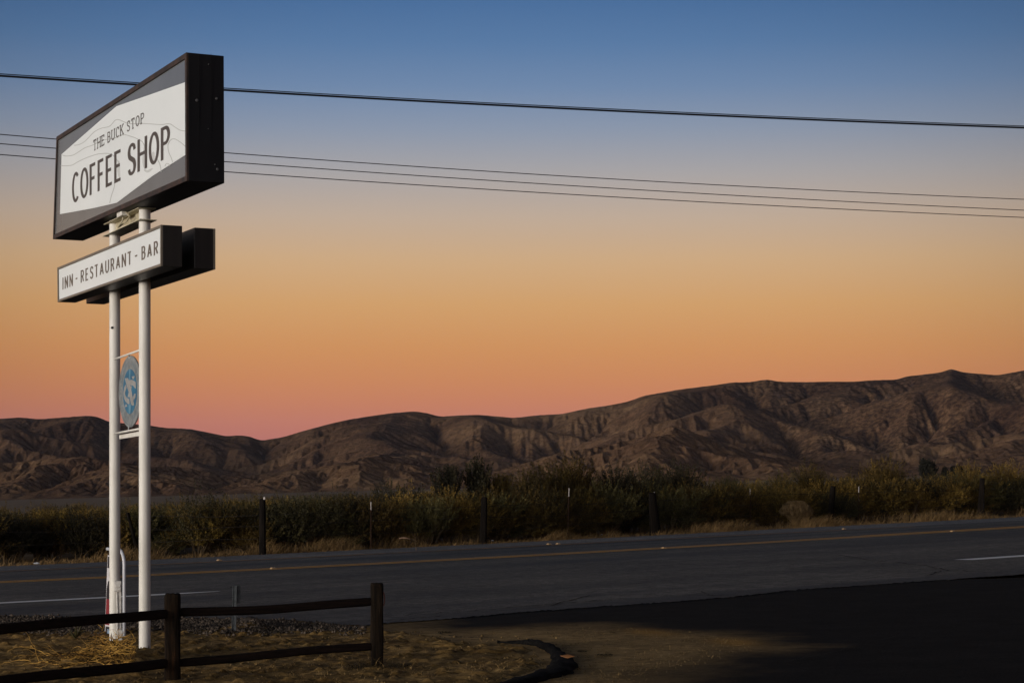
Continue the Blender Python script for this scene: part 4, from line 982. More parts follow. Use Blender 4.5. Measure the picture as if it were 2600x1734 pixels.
cf = [z1(846, 76), z1(849, 806), z1(105, 556), z1(85, 1138)]
# solve depth from the back edge of the end cap
def depth_for(pxb, near_px, vf):
    u0 = solve_t(near_px, vf); lo, hi = 0, 1.2
    for _ in range(40):
        mid = (lo+hi)/2; p = PN + Vv_*(vf+mid) + U*u0
        if CX + F*p.x/p.y < pxb: lo = mid
        else: hi = mid
    return lo
VF = -.20; DP = depth_for(569.5, 478.5, VF); VF = -DP/2; DP = depth_for(569.5, 478.5, VF)
body, rim, inn = cabinet('main_cabinet', VF, VF+DP, cf, None, CAB, RIM, .055, parent=root)
fo = VF-.004
def poly_face(name, pxs, v, mt, parent, thick=.004):
    m = MB(); P_ = [FP(*q, v) for q in pxs]; n = len(P_); Q_ = [p + Vv_*thick for p in P_]
    m.v = P_+Q_; m.f = [tuple(range(n)), tuple(range(2*n-1, n-1, -1))] + [(i_, (i_+1) % n + 0, (i_+1) % n + n, i_+n) for i_ in range(n)]
    return m.build(name, mt, parent)
m = MB(); 
P_ = [p - Vv_*.004 for p in inn]; m.v = P_ + [p+Vv_*.0035 for p in P_]; m.f = [(0, 1, 2, 3), (7, 6, 5, 4), (0, 4, 5, 1), (1, 5, 6, 2), (2, 6, 7, 3), (3, 7, 4, 0)]
m.build('grey_face', FACEG, body)
poly_face('white_panel', [z1(*q) for q in ((829, 245), (831, 658), (640, 780), (440, 930), (300, 962), (117, 995), (126, 655), (280, 520), (438, 382), (640, 312))], VF-.008, FACEW, body)

# stroke lettering -----------------------------------------------------------
def arc(cx_, cy_, rx, ry, a0, a1, n=18): return [(cx_+rx*math.cos(R(a0+(a1-a0)*i_/n)), cy_+ry*math.sin(R(a0+(a1-a0)*i_/n))) for i_ in range(n+1)]
_sp = [(.97, .80), (.84, .945), (.5, 1), (.17, .94), (.02, .77), (.14, .60), (.5, .50), (.86, .40), (.98, .22), (.83, .055), (.5, 0), (.19, .035), (.01, .17)]
S_ = []
for i_ in range(len(_sp)-1):
    p0, p1, p2, p3 = _sp[max(i_-1, 0)], _sp[i_], _sp[i_+1], _sp[min(i_+2, len(_sp)-1)]
    for q_ in range(5):
        t = q_/5; S_.append(tuple(.5*(2*b+(c-a)*t+(2*a-5*b+4*c-d)*t*t+(3*b-a-3*c+d)*t**3) for a, b, c, d in zip(p0, p1, p2, p3)))
S_.append(_sp[-1])
GLY = {'C': (.86, [arc(.55, .5, .55, .5, 48, 312, 30)]), 'O': (1.0, [arc(.5, .5, .5, .5, 90, 450, 36)]), 'F': (.72, [[(0, 0), (0, 1)], [(0, 1), (1, 1)], [(0, .52), (.85, .52)]]),
       'E': (.74, [[(0, 0), (0, 1)], [(0, 1), (1, 1)], [(0, .52), (.86, .52)], [(0, 0), (1, 0)]]), 'S': (.8, [S_]), 'H': (.95, [[(0, 0), (0, 1)], [(1, 0), (1, 1)], [(0, .52), (1, .52)]]),
       'P': (.8, [[(0, 0), (0, 1)], [(0, 1), (.5, 1)] + arc(.5, .74, .5, .26, 90, -90, 14)[1:] + [(0, .48)]]), 'T': (.85, [[(.5, 0), (.5, 1)], [(0, 1), (1, 1)]]),
       'B': (.82, [[(0, 0), (0, 1)], [(0, 1), (.5, 1)] + arc(.5, .77, .42, .23, 90, -90, 12)[1:] + [(0, .54)], [(.5, .54)] + arc(.5, .27, .5, .27, 90, -90, 12)[1:] + [(0, 0)]]),
       'U': (.92, [[(0, 1), (0, .4)] + arc(.5, .36, .5, .36, 180, 360, 18) + [(1, 1)]]), 'K': (.88, [[(0, 0), (0, 1)], [(.95, 1), (.05, .42)], [(.3, .6), (1, 0)]]),
       'I': (.0, [[(0, 0), (0, 1)]]), 'N': (.95, [[(0, 0), (0, 1)], [(0, 1), (1, 0)], [(1, 0), (1, 1)]]), 'R': (.85, [[(0, 0), (0, 1)], [(0, 1), (.5, 1)] + arc(.5, .75, .45, .25, 90, -90, 12)[1:] + [(0, .5)], [(.5, .5), (1, 0)]]),
       'A': (.98, [[(0, 0), (.5, 1)], [(.5, 1), (1, 0)], [(.2, .3), (.8, .3)]]), '-': (.5, [[(0, .48), (1, .48)]]),
       '8': (.7, [arc(.5, .75, .42, .25, 0, 360, 16), arc(.5, .26, .5, .26, 0, 360, 16)]), '0': (.75, [arc(.5, .5, .5, .5, 0, 360, 20)]), '5': (.7, [[(.9, 1), (.1, 1), (.08, .58)] + arc(.45, .32, .5, .32, 130, -150, 16)])}
SER = {'T': [(.5, 0)], 'H': [(0, 0), (1, 0), (0, 1), (1, 1)], 'E': [(0, 0), (0, 1)], 'B': [], 'U': [(0, 1), (1, 1)], 'K': [(0, 0), (1, 0), (0, 1), (.95, 1)], 'P': [(0, 0)], 'F': [(0, 0)]}
def lettering(name, text, pa, pb_, ha, hb, v, mt, parent, wv=.2, wh=.13, gap=.28, serif=0, space=.7, out=-1, xw=1.0, lf=.0):
    """text from pixel pa (lower left) to pb_ (lower right); ha, hb pixel rows of the cap line at both ends; pen wv wide, wh tall, in letter heights of the condensed letter"""
    A = FP(*pa, v); B = FP(*pb_, v); TA_ = FP(pa[0], ha, v); TB_ = FP(pb_[0], hb, v)
    tot = 0; lay = []
    for ch in text:
        if ch == ' ': tot += space; continue
        w = GLY[ch][0]*xw; full = w + wv; lay.append((ch, tot, w, full)); tot += full + gap
    tot -= gap; m = MB(); step = 0
    def world(x, y): 
        t = x/tot; lo_ = A.lerp(B, t); hi_ = TA_.lerp(TB_, t); return lo_.lerp(hi_, y)
    for ch, x0_, w, full in lay:
        m = MB()
        strokes = list(GLY[ch][1]); 
        if serif:
            for (sx0, sy0) in SER.get(ch, []): strokes.append([(sx0-serif/max(w, .3), sy0), (sx0+serif/max(w, .3), sy0)])
            if ch in 'CS': strokes.append([(.97, .98), (.97, .72)])
            if ch == 'T': strokes += [[(0, 1.0), (0, .8)], [(1, 1.0), (1, .8)]]
            if ch == 'E': strokes += [[(1, 1.0), (1, .8)], [(1, 0), (1, .2)]]
        for s_ in strokes:
            pts = [(x0_ + wv/2 + px_*w, wh/2 + py_*(1-wh)) for px_, py_ in s_]; n = len(pts); closed = abs(pts[0][0]-pts[-1][0])+abs(pts[0][1]-pts[-1][1]) < 1e-6
            b0 = len(m.v); step += 1; lift = Vv_*out*(.0012 + .0004*(step % 5))
            for i_, (x, y) in enumerate(pts):
                def dirn(a, b): 
                    dx, dy = b[0]-a[0], b[1]-a[1]; l = math.hypot(dx, dy)+1e-12; return dx/l, dy/l
                d1 = dirn(pts[i_-1], pts[i_]) if i_ else (dirn(pts[-2], pts[-1]) if closed else dirn(pts[0], pts[1]))
                d2 = dirn(pts[i_], pts[i_+1]) if i_ < n-1 else (dirn(pts[0], pts[1]) if closed else d1)
                tx_, ty_ = d1[0]+d2[0], d1[1]+d2[1]; l = math.hypot(tx_, ty_)+1e-12; tx_/=l; ty_/=l; nx, ny = -ty_, tx_
                q = math.sqrt((wv*nx)**2+(wh*ny)**2); ox, oy = wv*wv*nx/q/2, wh*wh*ny/q/2
                if len(pts) == 2 or not closed:
                    if i_ == 0 and s_ and abs(ty_) < .05 and serif == 0: x -= wv*.5 if abs(s_[0][0]) < .01 else 0
                    if i_ == 0 and abs(tx_) < .05: y -= wh/2*(1 if ty_ > 0 else -1)*(1 if s_[0][1] in (0, 1) else 0)
                    if i_ == n-1 and abs(tx_) < .05: y += wh/2*(1 if ty_ > 0 else -1)*(1 if s_[-1][1] in (0, 1) else 0)
                if ch == 'S' and lf: k2 = 1+lf*math.exp(-((i_/(n-1)-.5)/.17)**2); ox *= k2; oy *= k2
                m.v += [world(x+ox, y+oy)+lift, world(x-ox, y-oy)+lift]
            for i_ in range(n-1): m.f.append((b0+2*i_, b0+2*i_+1, b0+2*i_+3, b0+2*i_+2))
        m.build(name, mt, parent)
lettering('letter', 'COFFEE SHOP', z1(186, 938), z1(744, 668), z1(0, 766)[1], z1(0, 480)[1], VF-.008, INK, body, wv=.20, wh=.105, gap=.12, space=.40, xw=.62, lf=.35)
lettering('letter', 'THE BUCK STOP', z1(308, 638), z1(596, 475), z1(0, 575)[1], z1(0, 414)[1], VF-.008, INK, body, wv=.15, wh=.115, gap=.25, space=.50, serif=.16, xw=.68)
def contour(pl, w, mt, par, v=VF-.0086, name='contour_line', conv=z1, wn=True):
    P_ = []
    # smooth the polyline
    for i_ in range(len(pl)-1):
        p0 = pl[max(i_-1, 0)]; p1 = pl[i_]; p2 = pl[i_+1]; p3 = pl[min(i_+2, len(pl)-1)]
        for s in range(8):
            t = s/8; f_ = lambda a, b, c, d: .5*((2*b)+(-a+c)*t+(2*a-5*b+4*c-d)*t*t+(-a+3*b-3*c+d)*t**3)
            P_.append((f_(p0[0], p1[0], p2[0], p3[0]), f_(p0[1], p1[1], p2[1], p3[1])))
    P_.append(pl[-1]); m = MB(); n = len(P_)
    for i_, p in enumerate(P_):
        a = P_[max(i_-1, 0)]; b = P_[min(i_+1, n-1)]; l = math.hypot(b[0]-a[0], b[1]-a[1])+1e-9; nx, ny = -(b[1]-a[1])/l, (b[0]-a[0])/l
        ww = w*(math.sin(math.pi*min(max(i_/(n-1), .02), .98))**.5 if wn == 'taper' else 1)
        m.v += [FP(*conv(p[0]+nx*ww/2, p[1]+ny*ww/2), v), FP(*conv(p[0]-nx*ww/2, p[1]-ny*ww/2), v)]
    for i_ in range(n-1): m.f.append((2*i_, 2*i_+1, 2*i_+3, 2*i_+2))
    return m
cm = MB()
for q, pl in enumerate([[(196, 604), (225, 600), (260, 580), (310, 530), (350, 508), (400, 495), (440, 458), (500, 478), (545, 482), (590, 480), (690, 486), (740, 482), (770, 500), (800, 518), (832, 523)],
           [(128, 658), (150, 665), (190, 660), (225, 640), (260, 618), (305, 602), (360, 575), (420, 565), (478, 545), (520, 553), (562, 570), (590, 590), (606, 640)],
           [(122, 720), (180, 718), (215, 700), (260, 678), (310, 660), (350, 651), (400, 652), (430, 672), (452, 705)],
           [(832, 612), (800, 585), (770, 568), (748, 573), (732, 600), (735, 640), (750, 675), (758, 700)], [(714, 722), (722, 709), (736, 710), (741, 722)],
           [(400, 932), (410, 890), (426, 840), (430, 800)], [(660, 668), (680, 700), (690, 730), (692, 755)]]):
    c_ = contour(pl, 4.2, CONT, body); c_.v = [p_ - Vv_*.0001*q for p_ in c_.v]; cm.add(c_.v, c_.f)
cm.build('contour_lines', CONT, body)
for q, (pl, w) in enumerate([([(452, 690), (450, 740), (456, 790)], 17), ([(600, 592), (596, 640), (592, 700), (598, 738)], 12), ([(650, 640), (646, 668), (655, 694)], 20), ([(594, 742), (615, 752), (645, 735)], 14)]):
    c_ = contour(pl, w, SHADE_INK, body, VF-.0082-.0001*q, wn='taper'); c_.build('painted_shade_stroke', SHADE_INK, body)  # pale grey strokes paint shadow and reflection onto the white panel
# screws on the near end cap
u_near = solve_t(478.5, VF)
def cap_pt(px_, py_, v0_):
    # point on the near end cap plane (at distance u_near along U)
    o = PN + U*u_near; a = (px_-CX)/F; v = (a*o.y - o.x)/(Vv_.x - a*Vv_.y); p = o + Vv_*v; return Vector((p.x, p.y, H+(YH-py_)/F*p.y))
SCR = mat('screw_steel', (.12, .12, .12), .4, .5, .6)
m = MB()
for (sx_0, sy_0, r_0) in ((963, 143, .006), (896, 348, .016), (1008, 338, .014), (998, 713, .008), (1012, 740, .015), (960, 510, .004)):
    p = cap_pt(*z1(sx_0, sy_0), 0); m.tube([p+U*.01, p-U*.006, p-U*.009], [r_0, r_0, r_0*.5], 10)
m.build('screw', SCR, body)
# folded seam on the end cap
for sx_0 in (905, 975):
    a = cap_pt(*z1(sx_0, 84), 0); b = cap_pt(*z1(sx_0+4, 806), 0); MB().box(a-U*.002, Vv_*.004, U*.004, b-a).build('cap_seam', CAB, body)

# lower pair of narrow cabinets
cf1 = [z1(701, 1055), z1(701, 1290), z1(110, 1299), z1(112, 1495)]
V1 = -PRAD-.01; dep1 = None
vf1 = -.34
for _ in range(20):
    dd = depth_for(463, 413, vf1); vf1 = V1 - dd
b1_, rim1, inn1 = cabinet('narrow_cabinet', vf1, V1, cf1, None, CAB2, BRZ, .028, parent=root)
m = MB(); P_ = [p - Vv_*.004 for p in inn1]; m.v = P_ + [p+Vv_*.0035 for p in P_]; m.f = [(0, 1, 2, 3), (7, 6, 5, 4), (0, 4, 5, 1), (1, 5, 6, 2), (2, 6, 7, 3), (3, 7, 4, 0)]
m.build('white_face', FACEW, b1_)
INK2 = noisy('brown_lettering', (.11, .088, .068), (.13, .104, .08), 4, .5, .4, 0, 0)
lettering('letter', 'INN - RESTAURANT - BAR', z1(132, 1424), z1(676, 1222), z1(0, 1356)[1], z1(0, 1143)[1], vf1-.004, INK2, b1_, wv=.14, wh=.12, gap=.19, space=.20, xw=.38)
# its twin on the far side of the poles, same size
dn = Vv_*(PRAD+.01 - vf1); m = MB(); nt_, nb_, ft, fb = [FP(*q, vf1) for q in cf1]; d = Vv_*(V1-vf1)
sh = U*(solve_t(493.5, PRAD+.01) - solve_t(413, vf1)); q8 = [nb_, fb, fb+d, nb_+d, nt_, ft, ft+d, nt_+d]
b2_ = m.hexa([p+dn+sh for p in q8]).build('narrow_cabinet', CAB2, root, bevel=.006); b2_['label'] = 'rear narrow cabinet behind the poles'
m = MB(); off = dn+sh; out = Vv_*.02
qd = [p+off+d for p in (nb_, fb, ft, nt_)]; 
for i_ in range(4):
    j_ = (i_+1) % 4; e1 = (qd[j_]-qd[i_]).normalized()
    ins_ = lambda p, a, b: p + ((a-p).normalized()+(b-p).normalized())*.028
    a, b = qd[i_], qd[j_]; c_, d_ = ins_(b, qd[(j_+1) % 4], a), ins_(a, b, qd[(i_-1) % 4]); m.hexa([a-out*.1, b-out*.1, c_-out*.1, d_-out*.1, a+out, b+out, c_+out, d_+out])
m.build('trim_frame', BRZ, b2_, bevel=.002)
# return lip on its near upper edge
# bracket beam between the poles under the main cabinet
zb_ = FP(357, 568, 0).z; zt_ = ztop+.02
m = MB(); a = PN - Vv_*.006; a.z = zb_+.008; m.box(a, U*UF, Vv_*.012, (0, 0, zt_-zb_)); m.build('web_plate', STEELP, root)
m = MB(); a = PN - U*.16 - Vv_*.10; a.z = zb_; m.box(a, U*(UF+.36), Vv_*.2, (0, 0, .010)); m.build('flange_plate', STEELP, root, bevel=.002)
m = MB(); a = PN - U*.12 - Vv_*.10; a.z = zt_-.10; m.box(a, U*(UF+.26), Vv_*.2, (0, 0, .010)); m.build('flange_plate', STEELP, root, bevel=.002)
# fixture under the cabinet with a bent conduit
c = FP(313, 543, -.12); m = MB(); m.box(c - U*.11 - Vv_*.05 - Vector((0, 0, .035)), U*.22, Vv_*.09, (0, 0, .085)); jb = m.build('junction_box', POLEM, root, bevel=.006)
MB().tube([c-Vector((0, 0, .03)), c-Vector((0, 0, .075))+U*.03, c-Vector((0, 0, .10))+U*.12, c-Vector((0, 0, .12))+U*.3+Vv_*.02], .009, 8).build('conduit', STEELP, jb)
MB().tube([c+Vector((0, 0, .02))-U*.1, c-Vector((0, 0, .05))-U*.16+Vv_*.03, c-Vector((0, 0, .09))+U*.02+Vv_*.04, c-Vector((0, 0, .12))+U*.3+Vv_*.02], .009, 8).build('conduit', STEELP, jb)
# bars that carry the round plaque
def bar(pa, pb_, r, v=-PRAD): 
    a = FP(*pa, v); b = FP(pb_[0]+8, pb_[1]-(4 if pb_[1] < 1000 else 2), 0); d = (b-a).normalized(); return MB().tube([a, b], r, 12).build('cross_bar', POLEM, root, True)
bar((291.5, 912), (352, 891.5), .0125); bar((291.5, 1100.5), (352, 1089.5), .013)
m = MB(); a = FP(303, 1105, 0); b = FP(357, 1096, 0); m.box(a-Vector((0, 0, .045)), b-a, Vv_*.012, (0, 0, .05)); m.build('cross_plate', POLEM, root)
# electrical boxes and conduit on the far pole
EW = noisy('chipped_white_paint', (.42, .40, .36), (.62, .60, .56), 14, .6, .3, .3, .01, lo=.3, hi=.5)
fcn = (-Vector((PFAR.x, PFAR.y, 0))).normalized(); rt = Vector((-fcn.y, fcn.x, 0)); kf = PFAR.y/F
def on_pole(px_, py_, out): 
    D = PFAR.y - PRAD; p = PP(px_, py_, D); return p + fcn*out
def pbox(name, x0_, y0_, x1_, y1_, dep, mt, bev=.006, par=root, out=.0):
    a = on_pole(x0_, y1_, out); w = (x1_-x0_)*kf; h = (y1_-y0_)*kf; m = MB(); rr_ = -rt if rt.x < 0 else rt; m.box(a, rr_*w, -fcn*-dep, (0, 0, h)); 
    return m.build(name, mt, par, bevel=bev)
eb = pbox('switch_box', 289, 1474, 308, 1501, .07, EW, .01)
pbox('box_cover', 293, 1483, 306, 1489, .02, EW, .005, eb, .071); pbox('box_cover', 293.5, 1492, 306, 1497, .016, EW, .005, eb, .071)
a = on_pole(297, 1501, .02); b = on_pole(298, 1600, .03); MB().tube([a, a.lerp(b, .5)+rt*.004, b], .011, 8).build('conduit', EW, root)
eb2 = pbox('socket_box', 297, 1598, 311, 1626, .08, EW, .008); pbox('box_cover', 299, 1606, 309, 1614, .015, EW, .004, eb2, .081)
m = MB(); a = on_pole(300, 1627, .01); m.box(a-Vector((0, 0, .0)), rt*.012 if rt.x > 0 else -rt*.012, fcn*.012, (0, 0, -.04)); m.build('box_stub', RST, eb2)
# sheath plate along the lower far pole
a = on_pole(301, 1600, .0); 
m = MB(); m.box(a, (rt if rt.x > 0 else -rt)*.034, fcn*.02, (0, 0, 98*kf)); m.build('cable_cover', EW, root, bevel=.003)

# ------------------------------------------------------------------ round plaque hanging between the poles
PLG = noisy('aged_grey_plaque', (.13, .145, .15), (.24, .25, .25), 9, .6, .3, .2, .004); PLB = noisy('faded_blue_enamel', (.012, .09, .17), (.03, .16, .26), 8, .5, .4, 0, 0)
LBL = noisy('pale_blue_wear', (.08, .20, .29), (.12, .25, .34), 8, .5, .3, 0, 0); MNG = noisy('grey_monogram', (.24, .235, .225), (.30, .295, .285), 8, .6, .3, 0, 0)
um = solve_t(331.3); PC = PN + U*um; zt1 = FP(331, 903, 0).z; zb1 = FP(331, 1085, 0).z; PC.z = (zt1+zb1)/2; PRR = (zt1-zb1)/2
pang = R(3.5); PU = (Matrix.Rotation(-pang, 3, 'Z') @ U); PV = (Matrix.Rotation(-pang, 3, 'Z') @ Vv_)
if abs((CX+F*(PC+PU*PRR).x/(PC+PU*PRR).y) - (CX+F*(PC-PU*PRR).x/(PC-PU*PRR).y)) < 50:
    PU = (Matrix.Rotation(pang, 3, 'Z') @ U); PV = (Matrix.Rotation(pang, 3, 'Z') @ Vv_)
pq = empty('round_plaque', tuple(PC), label='weathered grey and blue round plaque hung between the white sign poles', cat='plaque')
def disc(r0, r1, v, th, mt, name, n=64, par=pq):
    m = MB()
    for i_ in range(n):
        q = 2*math.pi*i_/n; d = PU*math.cos(q)+Vector((0, 0, 1))*math.sin(q)
        m.v += [PC+d*r1+PV*v, PC+d*r0+PV*v, PC+d*r1+PV*(v+th), PC+d*r0+PV*(v+th)]
    for i_ in range(n):
        j_ = (i_+1) % n; a, b = 4*i_, 4*j_; m.f += [(a, b, b+1, a+1), (a+2, a+3, b+3, b+2), (a, a+2, b+2, b)] + ([(a+1, b+1, b+3, a+3)] if r0 > 0 else [])
    return m.build(name, mt, par)
disc(0, PRR, -.006, .012, PLG, 'disc'); disc(0, PRR*.625, -.008, .0018, PLB, 'blue_field'); disc(PRR*.93, PRR*.99, -.009, .003, PLG, 'edge_ring')
def on_disc(x, y, v=-.0095): return PC + PU*(-x)*PRR + Vector((0, 0, y))*PRR + PV*v
# ring of worn raised characters, too worn to read: plain blue blocks of wear
m = MB(); rr_ = random.Random(4)
for i_ in range(46):
    q = 2*math.pi*i_/46
    if abs(math.sin(q)) > .97: continue
    a0, a1 = q, q+.07; 
    r0_, r1_ = .73+rr_.uniform(0, .03), .84+rr_.uniform(-.03, .02); b0 = len(m.v)
    m.v += [on_disc(math.cos(a0)*r0_, math.sin(a0)*r0_, -.0075), on_disc(math.cos(a1)*r0_, math.sin(a1)*r0_, -.0075), on_disc(math.cos(a1)*r1_, math.sin(a1)*r1_, -.0075), on_disc(math.cos(a0)*r1_, math.sin(a0)*r1_, -.0075)]; m.f.append((b0, b0+1, b0+2, b0+3))
m.build('worn_ring_marks', noisy('worn_blue_grey', (.11, .15, .18), (.16, .20, .22), 7, .6, .3, 0, 0), pq)
# monogram traced from the enlargement; x: (px-530)/150, y: (780-py)/530 of the disc radius
mm = MB()
def dz(pl, v): 
    b0 = len(mm.v); P_ = []
    for (x, y) in pl: P_.append(on_disc((x-530)/152., (780-y)/530., v))
    n = len(P_); mm.v += P_; mm.f.append(tuple(b0+i_ for i_ in range(n)))
dz([(463, 575), (508, 575), (552, 760), (590, 990), (560, 990), (545, 960), (520, 800), (490, 690)], -.0098)
dz([(555, 562), (603, 562), (575, 615)], -.0098)
dz([(520, 610), (560, 610), (610, 650), (616, 750), (600, 740), (575, 700), (545, 690), (528, 680)], -.0101)
dz([(478, 665), (490, 715), (470, 775), (468, 810), (480, 850), (495, 865), (525, 890), (530, 960), (510, 965), (475, 925), (450, 860), (442, 790), (455, 710)], -.0101)
dz([(538, 700), (560, 705), (545, 790), (525, 860), (500, 860), (515, 800)], -.0104)
dz([(590, 822), (613, 822), (605, 880), (582, 918), (573, 870)], -.0098); dz([(482, 950), (500, 998), (462, 1000)], -.0098)
mm.build('monogram', MNG, pq)
mm = MB(); dz([(520, 452), (541, 452), (541, 605), (520, 605)], -.0098); dz([(515, 965), (550, 965), (540, 1105), (518, 1105)], -.0098); mm.build('pale_bar', LBL, pq)
HKm = mat('hook_metal', (.30, .31, .31), .4, .5, .4)
m = MB(); a = PC+Vector((0, 0, PRR-.03)); b = PC+Vector((0, 0, PRR+.02)) ; m.tube([a-PV*.012, a-PV*.014+Vector((0, 0, .02)), b-PV*.03], .008, 8); a = PC-Vector((0, 0, PRR-.02)); m.tube([a-PV*.012, a-Vector((0, 0, .065))-PV*.03], .008, 8); m.tube([a-PU*.02-PV*.012, a+PU*.02-PV*.012], .008, 6)
m.build('hook', HKm, pq)

# ------------------------------------------------------------------ estate agent's hanging sign behind the far pole
EP = noisy('white_tube_paint', (.50, .52, .56), (.64, .66, .70), 9, .45, .4, .05, .002); Db = PFAR.y + 1.1; kk = Db/F
gb = GX*((316-CX)*kk); rb = PP(315.5, 1620, Db); rb.z = gb
es_ = empty('hanging_yard_sign', tuple(rb), label='white bent tube yard sign with red and black panel behind the far pole', cat='sign')
w_ = 8.6/2*kk; arm = Vector((-.55, .83, 0)).normalized()
top_z = zat(1394, Db); pts = [Vector((rb.x, rb.y, gb-.15)), Vector((rb.x, rb.y, top_z-.2))]
for a in range(1, 7):
    q = R(90*a/6); pts.append(Vector((rb.x, rb.y, top_z-.2)) + Vector((0, 0, .19*math.sin(q))) + arm*(.17*(1-math.cos(q))))
tipx = 272.5; o_ = pts[-1]; a_ = (tipx-CX)/F; tt = (a_*o_.y-o_.x)/(arm.x-a_*arm.y); pts.append(o_+arm*tt)
MB().tube(pts, w_, 14).build('bent_tube_post', EP, es_, True)
pstart = o_ + arm*.02; pend = o_ + arm*(tt*.95)
zt_p = zat(1412, Db); zb_p = zat(1616, Db+.6)
def on_panel(s, z, lift=0, slant=.0):  # s 0 at post side .. 1 at free edge
    p = pstart.lerp(pend, s); p = p + arm*(.10*(zt_p-z)/(zt_p-zb_p))*s; p.z = z; n_ = Vector((arm.y, -arm.x, 0)).normalized(); 
    if n_.x > 0: n_ = -n_
    return p + n_*lift
def pquad(name, s0, s1, z0, z1_, mt, lift=.006, th=.004, par=None):
    P_ = [on_panel(s0, z0, lift), on_panel(s1, z0, lift), on_panel(s1, z1_, lift), on_panel(s0, z1_, lift)]; Q_ = [on_panel(s0, z0, lift-th), on_panel(s1, z0, lift-th), on_panel(s1, z1_, lift-th), on_panel(s0, z1_, lift-th)]
    return MB().hexa(P_+Q_).build(name, mt, par)
PW = mat('panel_white', (.55, .54, .55), .45); PK = mat('panel_black', (.012, .012, .016), .4); PRED = mat('panel_red', (.20, .012, .018), .45); PGR = mat('panel_portrait_grey', (.10, .07, .06), .6); PBL = mat('panel_pale_blue', (.22, .30, .40), .5)
pan = pquad('panel', 0, 1, zb_p, zt_p, PW, .004, .010, es_); hP = zt_p-zb_p
zf = lambda f_: zb_p + hP*f_
pquad('black_header', .03, .96, zf(.845), zf(.985), PK, .006, .0015, pan)
pquad('red_field', .03, .965, zf(.155), zf(.47), PRED, .006, .0015, pan); pquad('black_footer', .03, .95, zf(.03), zf(.135), PK, .006, .0015, pan); pquad('footer_badge', .45, .80, zf(.055), zf(.105), PBL, .0075, .001, pan)
# plain portrait: dark suit and head shape
m = MB(); 
sh_ = [(.30, .47), (.96, .47), (.95, .60), (.86, .68), (.74, .70), (.74, .72), (.80, .76), (.76, .81), (.66, .82), (.60, .78), (.62, .72), (.60, .70), (.45, .67), (.34, .60)]
m.v = [on_panel(s, zf(z), .0075) for s, z in sh_]; m.f = [tuple(range(len(sh_)))]; m.build('portrait', PK, pan)
m = MB(); sh_ = [(.66, .72), (.74, .72), (.77, .76), (.73, .80), (.66, .80), (.63, .76)]; m.v = [on_panel(s, zf(z), .009) for s, z in sh_]; m.f = [tuple(range(6))]; m.build('portrait_face', PGR, pan)
def panel_text(text, s0, s1, z0, z1_, mt):
    m = MB(); n = len(text); w = (s1-s0)/n; step = 0
    for i_, ch in enumerate(text):
        if ch == ' ': continue
        for s_ in GLY[ch][1]:
            step += 1; b0 = len(m.v); pts = [(s1-(i_+.12+.72*x)*w, z0+(.08+.84*y)*(z1_-z0)) for x, y in s_]
            for j_, (x, y) in enumerate(pts):
                a = pts[max(j_-1, 0)]; b = pts[min(j_+1, len(pts)-1)]; dx, dy = (b[0]-a[0])*.6, b[1]-a[1]; l = math.hypot(dx, dy)+1e-9; nx, ny = -dy/l*w*.10, dx/l*(z1_-z0)*.08
                m.v += [on_panel(x+nx, y+ny, .0078+.0003*(step % 4)), on_panel(x-nx, y-ny, .0078+.0003*(step % 4))]
            for j_ in range(len(pts)-1): m.f.append((b0+2*j_, b0+2*j_+1, b0+2*j_+3, b0+2*j_+2))
    m.build('lettering', mt, pan)
panel_text('805-', .50, .95, zf(.185), zf(.255), PW); 
pquad('sign_hanger', .9, .93, zt_p, o_.z, PK, .003, .005, es_)

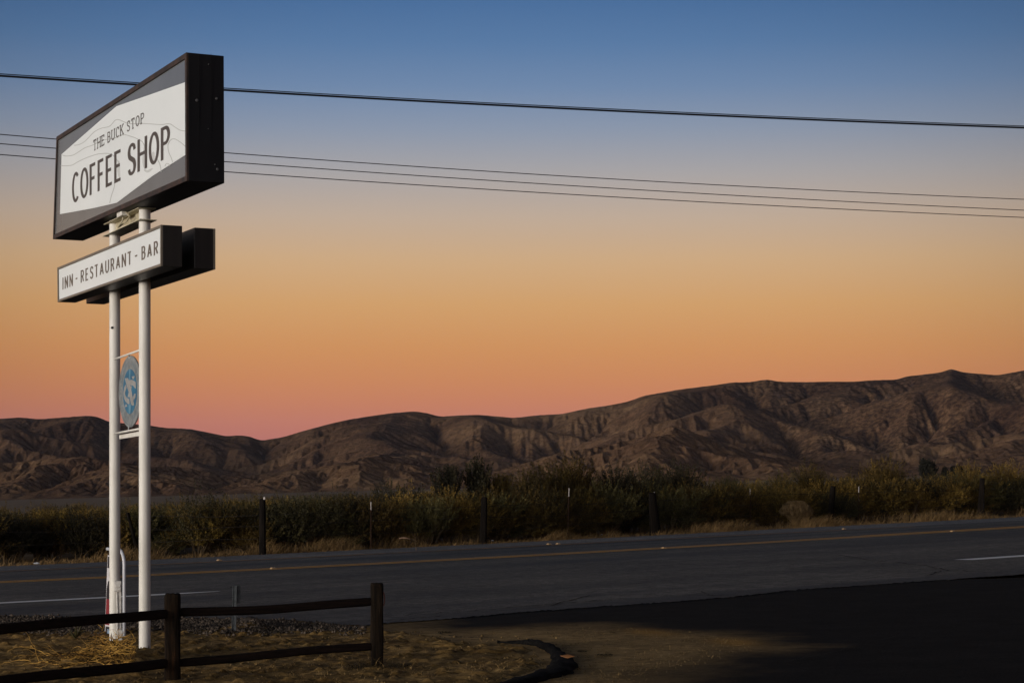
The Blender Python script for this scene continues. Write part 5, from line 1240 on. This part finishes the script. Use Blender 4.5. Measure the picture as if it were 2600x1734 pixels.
# ------------------------------------------------------------------ overhead lines
CABM = mat('black_cable', (.008, .008, .009), .5, .3); WIR = mat('bare_grey_wire', (.035, .033, .032), .6, .3)
def overhead(ptspx, D0, D1, r, mt, parts=None):
    pts = []; xs_ = [p[0] for p in ptspx]; ys_ = [p[1] for p in ptspx]; cf_ = np.polyfit(xs_, ys_, 2)
    for px_ in np.linspace(-900, 3700, 110):
        iD = 1/D0 + (1/D1-1/D0)*px_/2600; D = 1/iD; pts.append(PP(px_, float(np.polyval(cf_, px_)), D))
    return pts
top = [(0, 193), (200, 204.5), (352, 213), (570, 228), (1106, 258), (1659, 285.5), (2212, 311), (2600, 322.5)]
pts = overhead(top, 38, 44.5, 0, 0)
oc = empty('overhead_cable', tuple(pts[50]), label='thick black double cable crossing the upper sky, highest of the lines', cat='cable')
MB().tube([p - Vector((0, 0, .012)) for p in pts], .020, 8).build('lower_strand', CABM, oc, True)
MB().tube([p + Vector((0, 0, .026)) for p in pts], .010, 6).build('upper_strand', mat('cable_sheath_blue', (.02, .03, .04), .4), oc, True)
for k_, (pl, lab) in enumerate([([(0, 342), (146, 354), (575, 388.5), (1000, 419), (1300, 440), (2600, 506.5)], 'uppermost of the three thin wires in the sky'),
                ([(0, 365.5), (144, 377), (575, 411.5), (1000, 442), (2400, 525), (2600, 534)], 'middle one of the three thin wires in the sky'),
                ([(0, 393), (144, 404.5), (575, 436.5), (1000, 466), (2400, 544.5), (2600, 552)], 'lowest of the three thin wires in the sky')]):
    pts = overhead(pl, 46, 60, 0, 0); o = MB().tube(pts, .0115, 6).build('overhead_wire', WIR, None, True, origin=pts[50])
    tag(o, 'thin grey wire, ' + lab, 'wire', 'three thin overhead wires')

# ------------------------------------------------------------------ evening haze
hm = bpy.data.materials.new('haze'); hm.use_nodes = True; t_ = hm.node_tree; t_.nodes.clear()
o_ = t_.nodes.new('ShaderNodeOutputMaterial'); pv = t_.nodes.new('ShaderNodeVolumePrincipled'); t_.links.new(pv.outputs[0], o_.inputs['Volume'])
pv.inputs['Color'].default_value = (.72, .74, .95, 1); pv.inputs['Density'].default_value = 1.5e-5; pv.inputs['Anisotropy'].default_value = 0
MB().box((-9500, -3200, -60), (19000, 0, 0), (0, 15500, 0), (0, 0, 460)).build('haze', hm); tag(bpy.data.objects['haze'], kind='stuff')
scene.cycles.volume_bounces = 0; scene.cycles.volume_max_steps = 64
print('objects', len(bpy.data.objects))
